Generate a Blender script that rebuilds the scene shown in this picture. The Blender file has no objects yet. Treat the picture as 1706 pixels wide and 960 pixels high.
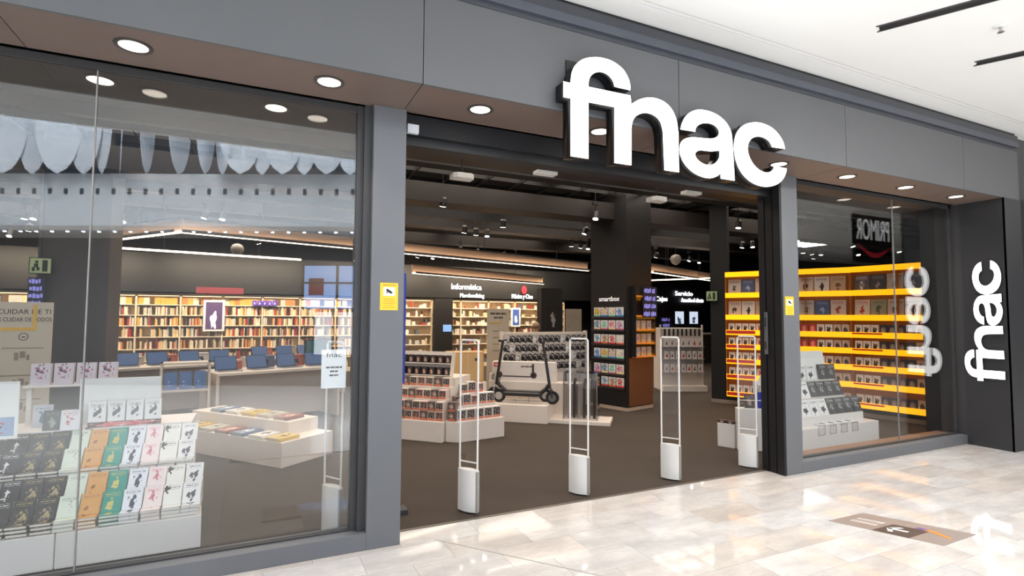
import bpy, bmesh, math, random
from mathutils import Vector, Matrix
random.seed(7)
sc = bpy.context.scene
C = sc.collection
PI = math.pi
def rad(d): return math.radians(d)

# ---------------------------------------------------------------- camera
cam_data = bpy.data.cameras.new('camera'); cam = bpy.data.objects.new('camera', cam_data); C.objects.link(cam)
cam_data.sensor_width = 36.0; cam_data.lens = 900.0/1706.0*36.0; cam_data.clip_start = 0.05; cam_data.clip_end = 200
_yaw, _pitch, _roll = 0.4440, 0.0542, 0.0054
_f = Vector((math.sin(_yaw)*math.cos(_pitch), math.cos(_yaw)*math.cos(_pitch), math.sin(_pitch)))
_r = _f.cross(Vector((0,0,1))).normalized(); _u = _r.cross(_f)
_r2 = math.cos(_roll)*_r + math.sin(_roll)*_u; _u2 = -math.sin(_roll)*_r + math.cos(_roll)*_u
_m = Matrix((_r2, _u2, -_f)).transposed().to_4x4(); _m.translation = Vector((-0.9975, -3.9636, 1.6487))
cam.matrix_world = _m
sc.camera = cam

# ---------------------------------------------------------------- world, lights, exposure
w = bpy.data.worlds.new('sky'); sc.world = w; w.use_nodes = True
w.node_tree.nodes['Background'].inputs[0].default_value = (0.86, 0.93, 1.0, 1)
w.node_tree.nodes['Background'].inputs[1].default_value = 4.0
sc.view_settings.view_transform = 'Standard'; sc.view_settings.look = 'None'
sc.view_settings.gamma = 1.0; sc.view_settings.use_curve_mapping = False
sc.view_settings.exposure = 0.14
def area(name, loc, rot, sx, sy, power, col=(1,1,1), spread=180):
    l = bpy.data.lights.new(name, 'AREA'); l.shape = 'RECTANGLE'; l.size = sx; l.size_y = sy; l.energy = power; l.color = col
    l.spread = rad(spread)
    o = bpy.data.objects.new(name, l); C.objects.link(o); o.location = loc; o.rotation_euler = rot
    return o
# fill lamps without fixtures, added to brighten the mall floor, facade and ceiling
for x in (1.7, 3.6, 5.5, 7.4):
    area('mall_fill_light', (x, -3.4, 4.07), (0,0,0), 1.3, 0.5, 60, (1,0.985,0.965))
for x in (11.5, 15.0):
    area('mall_fill_light', (x, -7.6, 4.07), (0,0,0), 1.6, 0.8, 150, (1,0.985,0.965))
# daylight falling through the atrium roof
area('atrium_daylight', (-1.0, -6.0, 8.4), (rad(-28),0,0), 20, 3.0, 3000, (0.93,0.97,1.0))
# shop ceiling lighting
for x in (-5.2, -1.6, 2.0, 5.2, 9.2):
    for y in (2.8, 6.6, 10.6):
        area('shop_ceiling_light', (x, y, 4.1), (0,0,0), 2.8, 2.8, 118 if y < 8 else 118, (1,0.86,0.72), 150)

# ---------------------------------------------------------------- materials
class NT:
    def __init__(s, name):
        s.m = bpy.data.materials.new(name); s.m.use_nodes = True; s.t = s.m.node_tree
        s.b = s.t.nodes['Principled BSDF']; s.out = s.t.nodes['Material Output']
    def n(s, typ, **kw):
        x = s.t.nodes.new(typ)
        for k, v in kw.items(): setattr(x, k, v)
        return x
    def l(s, a, b): s.t.links.new(a, b)
    def math(s, op, a, b=None, clamp=False):
        x = s.n('ShaderNodeMath', operation=op, use_clamp=clamp)
        for i, v in enumerate((a, b)):
            if v is None: continue
            if isinstance(v, (int, float)): x.inputs[i].default_value = v
            else: s.l(v, x.inputs[i])
        return x.outputs[0]
    def mix(s, fac, a, b):
        x = s.n('ShaderNodeMix', data_type='RGBA')
        for sock, v in ((x.inputs[0], fac), (x.inputs[6], a), (x.inputs[7], b)):
            if isinstance(v, (int, float)): sock.default_value = v
            elif isinstance(v, tuple): sock.default_value = (*v[:3], 1)
            else: s.l(v, sock)
        return x.outputs[2]
    def noise(s, vec, scale, detail=2.0, rough=0.5):
        x = s.n('ShaderNodeTexNoise'); x.inputs['Scale'].default_value = scale; x.inputs['Detail'].default_value = detail
        x.inputs['Roughness'].default_value = rough
        if vec is not None: s.l(vec, x.inputs['Vector'])
        return x.outputs['Fac']
    def coord(s, kind='Object'): return s.n('ShaderNodeTexCoord').outputs[kind]
    def mapped(s, vec, loc=(0,0,0), scale=(1,1,1)):
        x = s.n('ShaderNodeMapping'); x.inputs['Location'].default_value = loc; x.inputs['Scale'].default_value = scale
        s.l(vec, x.inputs['Vector']); return x.outputs[0]
def lin(c):
    return tuple(((v/255)/12.92 if v/255 <= 0.04045 else ((v/255+0.055)/1.055)**2.4) for v in c)
_mc = {}
def M(name, rgb=(128,128,128), rough=0.5, metal=0.0, var=0.12, scale=6.0, emit=None, strength=1.0, spec=0.5, rand=0.0, bump=0.0):
    if name in _mc: return _mc[name]
    t = NT(name); c = lin(rgb)
    f = t.noise(t.coord(), scale, 3)
    lo = tuple(v*(1-var) for v in c); hi = tuple(min(1, v*(1+var)) for v in c)
    col = t.mix(f, lo, hi)
    if rand:
        r = t.n('ShaderNodeObjectInfo').outputs['Random']
        h = t.n('ShaderNodeHueSaturation'); t.l(t.math('ADD', t.math('MULTIPLY', r, 2*rand), 1-rand), h.inputs['Value']); t.l(col, h.inputs['Color']); col = h.outputs[0]
    t.l(col, t.b.inputs['Base Color'])
    t.b.inputs['Roughness'].default_value = rough; t.b.inputs['Metallic'].default_value = metal
    t.b.inputs['Specular IOR Level'].default_value = spec
    if bump:
        bp = t.n('ShaderNodeBump'); bp.inputs['Strength'].default_value = bump; bp.inputs['Distance'].default_value = 0.004
        t.l(t.noise(t.coord(), scale*18, 3), bp.inputs['Height']); t.l(bp.outputs[0], t.b.inputs['Normal'])
    if emit:
        t.b.inputs['Emission Color'].default_value = (*lin(emit), 1); t.b.inputs['Emission Strength'].default_value = strength
    _mc[name] = t.m
    return t.m
def glass(name, f0=0.06, tint=(1,1,1)):
    if name in _mc: return _mc[name]
    t = NT(name); g = t.n('ShaderNodeNewGeometry')
    d = t.n('ShaderNodeVectorMath', operation='DOT_PRODUCT'); t.l(g.outputs['Incoming'], d.inputs[0]); t.l(g.outputs['Normal'], d.inputs[1])
    k = t.math('POWER', t.math('SUBTRACT', 1.0, t.math('ABSOLUTE', d.outputs['Value']), True), 5.0)
    nz = t.math('MULTIPLY', t.math('SUBTRACT', t.noise(t.coord(), 1.2), 0.5), 0.01)
    fac = t.math('ADD', t.math('ADD', t.math('MULTIPLY', k, 1-f0), f0), nz, True)
    tr = t.n('ShaderNodeBsdfTransparent'); tr.inputs[0].default_value = (*tint, 1)
    gl = t.n('ShaderNodeBsdfGlossy'); gl.inputs['Roughness'].default_value = 0.0
    mx = t.n('ShaderNodeMixShader'); t.l(fac, mx.inputs[0]); t.l(tr.outputs[0], mx.inputs[1]); t.l(gl.outputs[0], mx.inputs[2])
    t.l(mx.outputs[0], t.out.inputs['Surface']); t.t.nodes.remove(t.b)
    _mc[name] = t.m
    return t.m
def cover(name, bg, fg, acc=None, seed=0.0, fig=0.5, text=True, rough=0.4, fx=0.5, fz=0.42, axis='x', size=1.0):
    """printed cover: background, a blotchy figure and lines of print, laid out over the front of the thing itself"""
    if name in _mc: return _mc[name]
    t = NT(name); g = t.coord('Generated'); s = t.n('ShaderNodeSeparateXYZ'); t.l(g, s.inputs[0])
    u, v = s.outputs['X' if axis == 'x' else 'Y'], s.outputs['Z']
    nz = t.noise(t.mapped(g, (seed*3.1, seed*1.7, seed), (1,1,1)), 5.0, 3)
    du = t.math('MULTIPLY', t.math('SUBTRACT', u, fx), 2.6/size); dv = t.math('MULTIPLY', t.math('SUBTRACT', v, fz), 2.0/size)
    r2 = t.math('ADD', t.math('MULTIPLY', du, du), t.math('MULTIPLY', dv, dv))
    fm = t.math('GREATER_THAN', t.math('SUBTRACT', nz, t.math('MULTIPLY', r2, 0.5)), 0.5 - 0.3*fig + 0.06)
    col = t.mix(fm, lin(bg), lin(fg))
    if acc:
        nz2 = t.noise(t.mapped(g, (seed*5.3, 2, seed*2.2)), 7.0, 2)
        fm2 = t.math('MULTIPLY', t.math('GREATER_THAN', nz2, 0.58), t.math('LESS_THAN', r2, 0.8))
        col = t.mix(fm2, col, lin(acc))
    if text:
        tx = t.noise(t.mapped(g, (seed, 0, 0), (26, 0.1, 9)), 1.0, 1)
        band = t.math('GREATER_THAN', t.math('SINE', t.math('MULTIPLY', v, 62.0)), 0.1)
        reg = t.math('MULTIPLY', t.math('GREATER_THAN', v, 0.74), t.math('LESS_THAN', v, 0.93))
        inner = t.math('LESS_THAN', t.math('ABSOLUTE', t.math('SUBTRACT', u, 0.5)), 0.38)
        tm = t.math('MULTIPLY', t.math('MULTIPLY', band, reg), t.math('MULTIPLY', inner, t.math('GREATER_THAN', tx, 0.46)))
        col = t.mix(tm, col, lin(fg))
    t.l(col, t.b.inputs['Base Color']); t.b.inputs['Roughness'].default_value = rough
    _mc[name] = t.m
    return t.m

# ---------------------------------------------------------------- mesh building
class MB:
    def __init__(s): s.v = []; s.f = []; s.mi = []
    def add(s, vs, fs, mi=0):
        o = len(s.v); s.v += [tuple(p) for p in vs]; s.f += [tuple(i+o for i in f) for f in fs]; s.mi += [mi]*len(fs); return s
    def box(s, x0, x1, y0, y1, z0, z1, mi=0, mat=None):
        vs = [(x0,y0,z0),(x1,y0,z0),(x1,y1,z0),(x0,y1,z0),(x0,y0,z1),(x1,y0,z1),(x1,y1,z1),(x0,y1,z1)]
        if mat is not None: vs = [mat @ Vector(p) for p in vs]
        return s.add(vs, [(0,3,2,1),(4,5,6,7),(0,1,5,4),(1,2,6,5),(2,3,7,6),(3,0,4,7)], mi)
    def prism(s, pts, z0, z1, mi=0, mat=None):   # polygon in xy
        n = len(pts); vs = [(p[0],p[1],z0) for p in pts] + [(p[0],p[1],z1) for p in pts]
        if mat is not None: vs = [mat @ Vector(p) for p in vs]
        return s.add(vs, [tuple(range(n-1,-1,-1)), tuple(range(n,2*n))] + [(i,(i+1)%n,(i+1)%n+n,i+n) for i in range(n)], mi)
    def tube(s, path, r, seg=8, mi=0, caps=True, r2=None):
        path = [Vector(p) for p in path]; n = len(path); rings = []
        for i, p in enumerate(path):
            d = (path[min(i+1,n-1)] - path[max(i-1,0)]).normalized()
            a = Vector((0,0,1)) if abs(d.z) < 0.9 else Vector((1,0,0))
            x = d.cross(a).normalized(); y = d.cross(x)
            rr = r if r2 is None else r + (r2-r)*i/(n-1)
            rings.append([p + rr*(math.cos(2*PI*k/seg)*x + math.sin(2*PI*k/seg)*y) for k in range(seg)])
        vs = [q for rg in rings for q in rg]; fs = []
        for i in range(n-1):
            for k in range(seg): fs.append((i*seg+k, (i+1)*seg+k, (i+1)*seg+(k+1)%seg, i*seg+(k+1)%seg))
        if caps: fs += [tuple(range(seg)), tuple(range((n-1)*seg+seg-1, (n-1)*seg-1, -1))]
        return s.add(vs, fs, mi)
    def lathe(s, prof, seg=16, mi=0, mat=None):   # profile (r,z)
        vs = [(r*math.cos(2*PI*k/seg), r*math.sin(2*PI*k/seg), z) for r, z in prof for k in range(seg)]
        if mat is not None: vs = [mat @ Vector(p) for p in vs]
        fs = []
        for i in range(len(prof)-1):
            for k in range(seg): fs.append((i*seg+k, i*seg+(k+1)%seg, (i+1)*seg+(k+1)%seg, (i+1)*seg+k))
        fs += [tuple(range(seg-1,-1,-1)), tuple(range((len(prof)-1)*seg, len(prof)*seg))]
        return s.add(vs, fs, mi)
    def mesh(s, name, mats):
        me = bpy.data.meshes.new(name); me.from_pydata(s.v, [], s.f)
        for m in (mats if isinstance(mats, (list, tuple)) else [mats]): me.materials.append(m)
        for p, k in zip(me.polygons, s.mi): p.material_index = k
        bm = bmesh.new(); bm.from_mesh(me); bmesh.ops.recalc_face_normals(bm, faces=bm.faces); bm.to_mesh(me); bm.free()
        return me
def put(name, me, parent=None, loc=(0,0,0), rot=(0,0,0)):
    o = bpy.data.objects.new(name, me); C.objects.link(o); o.location = loc; o.rotation_euler = rot
    if parent: o.parent = parent
    return o
def obj(name, mb, mats, parent=None, loc=(0,0,0), rot=(0,0,0), bevel=0, smooth=False):
    o = put(name, mb.mesh(name, mats), parent, loc, rot)
    if bevel:
        b = o.modifiers.new('bevel', 'BEVEL'); b.width = bevel; b.segments = 2; b.limit_method = 'ANGLE'
    if smooth:
        for p in o.data.polygons: p.use_smooth = True
    return o
def bx(name, x0, x1, y0, y1, z0, z1, mat, parent=None, bevel=0):
    return obj(name, MB().box(x0,x1,y0,y1,z0,z1), mat, parent, bevel=bevel)
def tag(o, label, cat, group=None):
    o['label'] = label; o['category'] = cat
    if group: o['group'] = group
    return o
def struct(o): o['kind'] = 'structure'; return o
def thing(name, label, cat, loc=(0,0,0), rz=0.0, group=None):
    o = bpy.data.objects.new(name, None); C.objects.link(o); o.location = loc; o.rotation_euler = (0,0,rz); o.empty_display_size = 0.1
    return tag(o, label, cat, group)
def dup(root, loc=None, rot=None, label=None, group=None):
    r = root.copy(); C.objects.link(r)
    if loc is not None: r.location = loc
    if rot is not None: r.rotation_euler = rot
    if label: r['label'] = label
    if group: r['group'] = group
    for ch in list(root.children):
        c = ch.copy(); C.objects.link(c); c.parent = r
        for g in list(ch.children):
            d = g.copy(); C.objects.link(d); d.parent = c
    return r
def text_mesh(name, s, size, mat, extrude=0.004, align='LEFT', spacing=1.0):
    cu = bpy.data.curves.new(name, 'FONT'); cu.body = s; cu.size = size; cu.extrude = extrude; cu.align_x = align
    cu.space_character = spacing; cu.resolution_u = 3
    o = bpy.data.objects.new(name, cu); C.objects.link(o)
    me = bpy.data.meshes.new_from_object(o); bpy.data.objects.remove(o); bpy.data.curves.remove(cu)
    me.materials.clear(); me.materials.append(mat); me.name = name
    return me
def text(name, s, size, mat, parent, loc, rot=(PI/2,0,0), extrude=0.003, align='CENTER', spacing=1.0, scale=(1,1,1)):
    o = put(name, text_mesh(name, s, size, mat, extrude, align, spacing), parent, loc, rot); o.scale = scale
    return o
def blurred_line(name, mat, parent, cx, y, z, wd, hh):
    # a line of print too far away to read: letter-sized blocks in two or three words
    mb = MB(); x = cx - wd/2; n = 0
    while x < cx + wd/2 - hh*0.3:
        w_ = hh*random.uniform(0.35,0.6); w_ = min(w_, cx+wd/2-x)
        mb.box(x, x+w_, y-0.0015, y, z + (0 if n % 3 else hh*0.12), z+hh*(1.0 if n % 2 else 0.85)); x += w_ + hh*(0.12 if (n+1) % 4 else 0.4); n += 1
    o = obj(name, mb, mat, parent); o['kind'] = 'stuff'; return o
_u1 = ['','first','second','third','fourth','fifth','sixth','seventh','eighth','ninth','tenth','eleventh','twelfth','thirteenth','fourteenth','fifteenth','sixteenth','seventeenth','eighteenth','nineteenth']
_c1 = ['','one','two','three','four','five','six','seven','eight','nine']
def nth(n):
    if n < 20: return _u1[n]
    t = {2:'twent',3:'thirt',4:'fort',5:'fift'}[n//10]
    return t+'ieth' if n % 10 == 0 else t+'y-'+_u1[n % 10]
class Fr:       # a frame on the floor: local (x,y,z) to world
    def __init__(s, x, y, a): s.x, s.y, s.a = x, y, a
    def p(s, lx, ly, lz=0.0):
        c, q = math.cos(s.a), math.sin(s.a); return (s.x + c*lx - q*ly, s.y + q*lx + c*ly, lz)

# common materials
grey = M('grey_panel', (92,93,95), 0.5, var=0.05, scale=2.0)
grey2 = M('grey_frame', (104,106,110), 0.45, var=0.04, scale=2.0)
charcoal = M('charcoal', (58,57,58), 0.5, var=0.06)
black = M('black', (24,24,26), 0.5, var=0.15)
blackg = M('black_gloss', (22,22,24), 0.25, var=0.1)
white = M('white_laminate', (228,224,220), 0.4, var=0.02)
whitep = M('white_paint', (236,236,234), 0.6, var=0.015, scale=1.5)
paper = M('paper', (225,220,210), 0.8, var=0.05, scale=40)
chrome = M('brushed_metal', (190,190,192), 0.3, 1.0, var=0.05, scale=20)
glow = M('lamp_glow', (255,255,255), 0.5, emit=(255,246,235), strength=14)
letter_glow = M('letter_glow', (255,255,255), 0.4, emit=(255,255,255), strength=2.2)
clear = glass('clear_acrylic', 0.04)
window_glass = glass('window_glass', 0.08, (0.96,0.97,0.97))
# ================================================================ SETTING
H = 3.214
# --- mall floor of marble slabs
def marble():
    t = NT('marble'); g = t.coord('Object'); oi = t.n('ShaderNodeObjectInfo')
    rnd = oi.outputs['Random']
    geo = t.n('ShaderNodeNewGeometry').outputs['Position']
    off = t.n('ShaderNodeVectorMath', operation='ADD'); t.l(geo, off.inputs[0])
    cmb = t.n('ShaderNodeCombineXYZ'); t.l(t.math('MULTIPLY', rnd, 37.0), cmb.inputs[0]); t.l(t.math('MULTIPLY', rnd, 91.0), cmb.inputs[1]); t.l(cmb.outputs[0], off.inputs[1])
    v = t.mapped(off.outputs[0], (0,0,0), (1.3,3.4,1))
    n1 = t.noise(v, 1.3, 5, 0.6); n2 = t.noise(t.mapped(off.outputs[0], (3,1,0), (2.5,5,1)), 1.6, 6, 0.65)
    base = t.mix(t.math('MULTIPLY', t.math('SUBTRACT', n1, 0.36), 3.2, True), lin((198,194,191)), lin((224,221,217)))
    vein = t.math('SUBTRACT', 1.0, t.math('MULTIPLY', t.math('ABSOLUTE', t.math('SUBTRACT', n2, 0.5)), 16.0), True)
    col = t.mix(t.math('MULTIPLY', vein, 0.16), base, lin((170,164,162)))
    tone = t.mix(rnd, lin((250,244,238)), lin((248,250,252)))
    mm = t.n('ShaderNodeMix', data_type='RGBA', blend_type='MULTIPLY'); mm.inputs[0].default_value = 1.0; t.l(col, mm.inputs[6]); t.l(tone, mm.inputs[7])
    h = t.n('ShaderNodeHueSaturation'); r7 = t.math('FRACT', t.math('MULTIPLY', rnd, 7.31))
    t.l(t.math('ADD', t.math('MULTIPLY', r7, 0.13), 0.90), h.inputs['Value']); t.l(mm.outputs[2], h.inputs['Color'])
    t.l(h.outputs[0], t.b.inputs['Base Color']); t.b.inputs['Roughness'].default_value = 0.05; t.b.inputs['Specular IOR Level'].default_value = 0.6
    return t.m
marble_m = marble()
grout = M('grout', (196,191,186), 0.8)
floor = struct(obj('floor', MB().box(-14,24,-14,0.24,-0.2,-0.012), grout))
tile_full = MB().box(0.001,0.599,0.001,0.299,-0.012,0).mesh('tile', marble_m)
for j in range(15):
    y0 = -0.06 - 0.3*j
    if j == 0: me = MB().box(0.001,0.599,0.001,0.299,-0.012,0).mesh('tile', marble_m)
    for i in range(-6, 19):
        x0 = 0.6*i + (0.3 if j % 2 else 0.0)
        # only the slabs the camera can see
        if y0 < -0.2 and x0 < -0.2 - 1.0*j*0.0 and x0 < -1.0: continue
        if y0 < -1.2 and x0 < 0.2: continue
        if x0 > 9.0 or y0 < -2.8 or (y0 < -1.8 and x0 < 1.0): continue
        put('tile', tile_full, floor, (x0, y0, 0))
far_m = M('marble_far', (220,217,213), 0.12, var=0.1, scale=2)
obj('paving', MB().box(-14,24,-14,-2.761,-0.012,-0.001).box(-14,-1.2,-2.76,-0.06,-0.012,-0.001).box(9.6,24,-2.76,0.24,-0.012,-0.001).box(-14,-3.61,-0.06,0.24,-0.012,-0.001), far_m, floor)
joint = obj('expansion_joint', MB().prism([(0.25,-0.02),(0.258,-0.015),(1.19,-1.175),(1.182,-1.18)], 0.0, 0.0012), M('joint_metal', (150,146,140), 0.5), floor)
# --- shop floor
def carpet():
    t = NT('carpet'); g = t.coord('Object')
    n1 = t.noise(g, 1.2, 4, 0.6); n2 = t.noise(t.mapped(g, (0,0,0), (1,1,1)), 160, 2)
    col = t.mix(n1, lin((58,51,46)), lin((76,68,61)))
    col = t.mix(t.math('MULTIPLY', t.math('SUBTRACT', n2, 0.42), 1.6, True), col, lin((92,81,72)))
    t.l(col, t.b.inputs['Base Color']); t.b.inputs['Roughness'].default_value = 0.9; t.b.inputs['Specular IOR Level'].default_value = 0.15
    bp = t.n('ShaderNodeBump'); bp.inputs['Strength'].default_value = 0.4; bp.inputs['Distance'].default_value = 0.003; t.l(n2, bp.inputs['Height']); t.l(bp.outputs[0], t.b.inputs['Normal'])
    return t.m
carpet_m = carpet()
struct(obj('floor_shop', MB().box(-10,17,0.24,14.2,-0.2,0.0), carpet_m))
struct(bx('trim_threshold', 0.0, 4.07, 0.225, 0.255, -0.01, 0.004, M('threshold', (120,112,104), 0.4, 0.6)))

warm_lit = M('warm_lit_panel', (110,94,86), 0.5, var=0.05, scale=2.0)  # fascia grey tinted brown: warm bounce light put into the soffit colour
# --- facade: fascia, soffit, cap
fac = struct(obj('wall_facade', MB().box(-6,8.0,-0.476,0.05,H+0.02,4.3).box(-6,8.0,0.05,0.25,H,4.3), black))
JX = [-6.7,-4.47,-2.25,-0.018,2.219,4.45,6.68,8.0]
for a, b in zip(JX, JX[1:]):
    bx('fascia_panel', max(a,-6)+0.003, b-0.003, -0.496, -0.470, H, 3.855, grey, fac)
    bx('soffit_panel', max(a,-6)+0.003, b-0.003, -0.470, 0.085, H, H+0.022, warm_lit, fac)
bx('cap_moulding', -6, 8.0, -0.490, -0.45, 3.862, 3.905, M('cap_dark', (70,72,80), 0.35, 0.2), fac)
bx('cap_moulding', -6, 8.0, -0.515, -0.45, 3.905, 3.975, M('cap_mid', (86,90,100), 0.3, 0.3), fac)
bx('cap_moulding', -6, 8.0, -0.505, -0.45, 3.975, 4.06, M('cap_top', (62,64,70), 0.4), fac)
# --- mall ceiling
ceil_m = M('plaster', (238,237,235), 0.7, var=0.015, scale=0.8)
struct(obj('ceiling', MB().box(-14,8,-4.4,-0.748,4.1,4.3).box(8,24,-11,-0.748,4.1,4.3).box(-14,24,-0.728,-0.70,4.103,4.3).box(-14,24,-0.692,-0.30,4.1,4.3).box(-14,24,-0.75,-0.69,4.13,4.3), ceil_m))
slot_m = M('slot_black', (26,26,28), 0.5)
# slanted slot diffusers in the mall ceiling
for i, (xa, ya) in enumerate(((3.69,-1.29), (5.165,-1.317), (6.64,-1.34), (2.2,-1.27), (8.1,-1.36), (9.6,-1.38), (11.1,-1.40), (12.6,-1.42))):
    d = Vector((0.45,-0.9,0)).normalized(); n = Vector((d.y,-d.x,0))*-0.045
    p0 = Vector((xa,ya,0)); p1 = p0 + d*1.9
    s_ = obj('ceiling_slot', MB().prism([p0-n*0.9, p1-n*0.9, p1+n*0.9, p0+n*0.9], 4.094, 4.101), slot_m)
    tag(s_, ['black linear slot diffuser crossing the top edge of the picture, left of the sprinkler','black linear slot diffuser at the right edge of the white ceiling','black linear slot diffuser further along the white mall ceiling','black linear slot diffuser above the shop name','black slot diffuser mirrored in the right window, nearest the pillar','black slot diffuser mirrored in the right window, second from the pillar','black slot diffuser mirrored in the right window, third from the pillar','black slot diffuser mirrored in the right window, farthest from the pillar'][i], 'ceiling slot', 'black slots in the mall ceiling')
    obj('slot_frame', MB().prism([p0-n*1.25-d*0.02, p1-n*1.25, p1-n*0.9, p0-n*0.9], 4.091, 4.101).prism([p0+n*0.9, p1+n*0.9, p1+n*1.25, p0+n*1.25-d*0.02], 4.091, 4.101), M('slot_frame', (60,60,62), 0.4), s_)
sp = thing('sprinkler', 'small white fire sprinkler hanging from the mall ceiling', 'sprinkler', (4.555,-1.753,4.1))
obj('rosette', MB().lathe([(0.05,0.0),(0.05,-0.006),(0.02,-0.012)], 14), whitep, sp)
obj('sprinkler_head', MB().lathe([(0.012,-0.012),(0.012,-0.05),(0.024,-0.052),(0.024,-0.056)], 10), chrome, sp)

# --- pillars and kick rails
pl = struct(obj('wall_pillar_entrance', MB().box(-0.2435,0,0.0,0.26,0,H), grey2, bevel=0.004))
struct(obj('trim_1', MB().box(-0.30,-0.2435,0.055,0.26,0.12,H).box(-0.345,-0.30,0.09,0.20,0.12,H), charcoal))
pr = struct(obj('wall_pillar_window', MB().box(4.10,4.351,0.0,0.30,0,H), grey2, bevel=0.004))
dr = struct(obj('door_1', MB().box(4.069,4.10,0.004,0.09,0,H).box(4.075,4.10,0.105,0.19,0,H).box(4.069,4.10,0.205,0.28,0,H), black))
kl = struct(obj('baseboard_left', MB().box(-6,-0.2435,0.0,0.20,0,0.118), grey2, bevel=0.003))
bx('glazing_channel', -6, -0.2435, 0.095, 0.15, 0.118, 0.128, charcoal, kl)
kr = struct(obj('baseboard_right', MB().box(4.351,7.61,0.0,0.20,0,0.118), grey2, bevel=0.003))
bx('glazing_channel', 4.351, 7.61, 0.095, 0.15, 0.118, 0.128, charcoal, kr)
bx('sill_board', 4.351, 7.61, 0.20, 0.36, 0.0, 0.11, M('sill_wood', (150,112,88), 0.5), kr)
# glazing
wl = struct(obj('window_1', MB().box(-5.9,-0.345,0.10,0.145,3.17,H).box(-5.9,-5.85,0.10,0.145,0.12,H), charcoal))
bx('pane', -1.917, -0.346, 0.115, 0.127, 0.128, 3.17, window_glass, wl)
bx('pane', -5.85, -1.925, 0.115, 0.127, 0.128, 3.17, window_glass, wl)
bx('glass_seal', -1.925, -1.917, 0.113, 0.129, 0.128, 3.17, M('seal', (140,138,136), 0.4), wl)
wr = struct(obj('window_2', MB().box(4.351,7.61,0.10,0.145,3.17,H).box(7.56,7.61,0.10,0.145,0.12,H), charcoal))
bx('pane', 4.352, 6.30, 0.115, 0.127, 0.128, 3.17, window_glass, wr)
bx('pane', 6.306, 7.56, 0.115, 0.127, 0.128, 3.17, window_glass, wr)
bx('glass_seal', 6.30, 6.306, 0.113, 0.129, 0.128, 3.17, M('seal', (140,138,136), 0.4), wr)
# return wall with the upright sign, pillar end and what follows it
rw = struct(obj('wall_return', MB().box(7.63,8.3,-0.470,0.5,0,H+0.02), black))
bx('return_panel', 7.61, 7.63, -0.492, 0.0, 0.0, H, M('return_dark', (52,52,54), 0.35, var=0.05), rw)
bx('return_panel', 7.61, 7.63, 0.0, 0.3, 0.0, H, charcoal, rw)
bx('front_panel', 7.61, 8.02, -0.496, -0.471, 0.0, H, M('return_dark', (52,52,54), 0.35, var=0.05), rw)
struct(obj('wall_neighbour', MB().box(8.02,24,-0.40,0.2,0,4.1), M('neighbour_dark', (64,64,66), 0.4)))
ns = tag(bx('neighbour_sign', 8.08, 10.2, -0.46, -0.40, 1.95, 2.85, black), 'black sign of the next shop at the right edge of the picture', 'sign')
text('lettering', 'S', 0.30, letter_glow, ns, (8.10,-0.462,2.53), align='LEFT')
bx('yellow_field', 8.09, 10.19, -0.463, -0.46, 2.0, 2.42, M('sign_yellow', (222,196,120), 0.5), ns)
# door header and door track at the entrance
hd = struct(obj('trim_door_header', MB().box(0.0,4.10,0.09,0.26,3.06,H).box(0.0,4.10,0.14,0.30,2.99,3.06), black))
# --- shop shell
shell = M('shop_black', (13,12,13), 0.7, var=0.1)
struct(bx('wall_left', -10.2, -10, 0.2, 14.2, 0, 4.4, shell))
struct(bx('wall_right', 17, 17.2, 0.2, 14.2, 0, 4.4, shell))
struct(bx('wall_back', -10, 17, 14.0, 14.2, 0, 4.4, shell))
struct(bx('wall_front_far', 8.3, 17, 0.2, 0.4, 0, 4.4, shell))
struct(bx('wall_front_left', -10, -5.9, 0.1, 0.3, 0, 4.4, shell))
cs = struct(bx('ceiling_shop', -10, 17, 0.26, 14.2, 4.15, 4.35, shell))
duct = M('duct_brown', (36,31,29), 0.5, var=0.1)
for y0, y1, z0, z1, m in ((1.95,2.35,3.55,3.85,duct),(3.1,3.35,3.75,3.95,black),(4.1,4.6,3.45,3.75,duct),(6.1,6.3,3.6,3.8,black),(7.2,7.6,3.6,3.85,duct),(10.0,10.4,3.65,3.9,duct)):
    bx('ceiling_beam', -10, 17, y0, y1, z0, z1, m, cs)
slat_x = MB().box(-10,17,-0.012,0.012,0,0.07).mesh('grid_slat', M('grid', (28,26,26), 0.6))
slat_y = MB().box(-0.012,0.012,0.3,7.2,0,0.07).mesh('grid_slat', M('grid', (28,26,26), 0.6))
for k in range(12): put('grid_slat', slat_x, cs, (0,0.5+0.6*k,3.9))
for k in range(32): put('grid_slat', slat_y, cs, (-5.4+0.6*k,0,3.9))

# --- the far side of the mall (seen mirrored in the glass); it runs askew to the facade
OPL, OPR = (1.0,-7.76,0), (0,0,rad(25.9))
op_w = M('slab_white', (225,230,235), 0.5, var=0.03)
op = struct(obj('wall_opposite', MB().box(-14,2.2,-0.44,0,3.6,4.75), op_w, None, OPL, OPR))
vent_me = MB().box(-0.035,0.035,0,0.02,0,0.12).mesh('vent', M('vent_dark', (70,78,86), 0.5))
for k in range(26): put('vent', vent_me, op, (-8.2+0.35*k, 0, 4.30))
gal = M('gallery_dark', (50,54,62), 0.6)
struct(obj('wall_gallery', MB().box(-15,4,-3.4,-3.2,0,9).box(-14,2.2,-3.2,-0.44,4.4,4.7), gal, None, OPL, OPR))
struct(obj('wall_gallery_far', MB().box(4,24,-11.2,-11,0,9).box(-14.2,-14,-16,0.1,0,9).box(24,24.2,-11.2,0.2,0,9), gal))
soff = struct(obj('ceiling_gallery', MB().box(-14,2.2,-3.2,0,3.5,3.6), M('gallery_soffit', (190,186,182), 0.6), None, OPL, OPR))
led = MB().lathe([(0.03,0.0),(0.03,-0.02)], 10).mesh('gallery_led', M('led_blue', (255,255,255), 0.4, emit=(190,210,255), strength=60))
opf = Fr(OPL[0], OPL[1], OPR[2])
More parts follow.
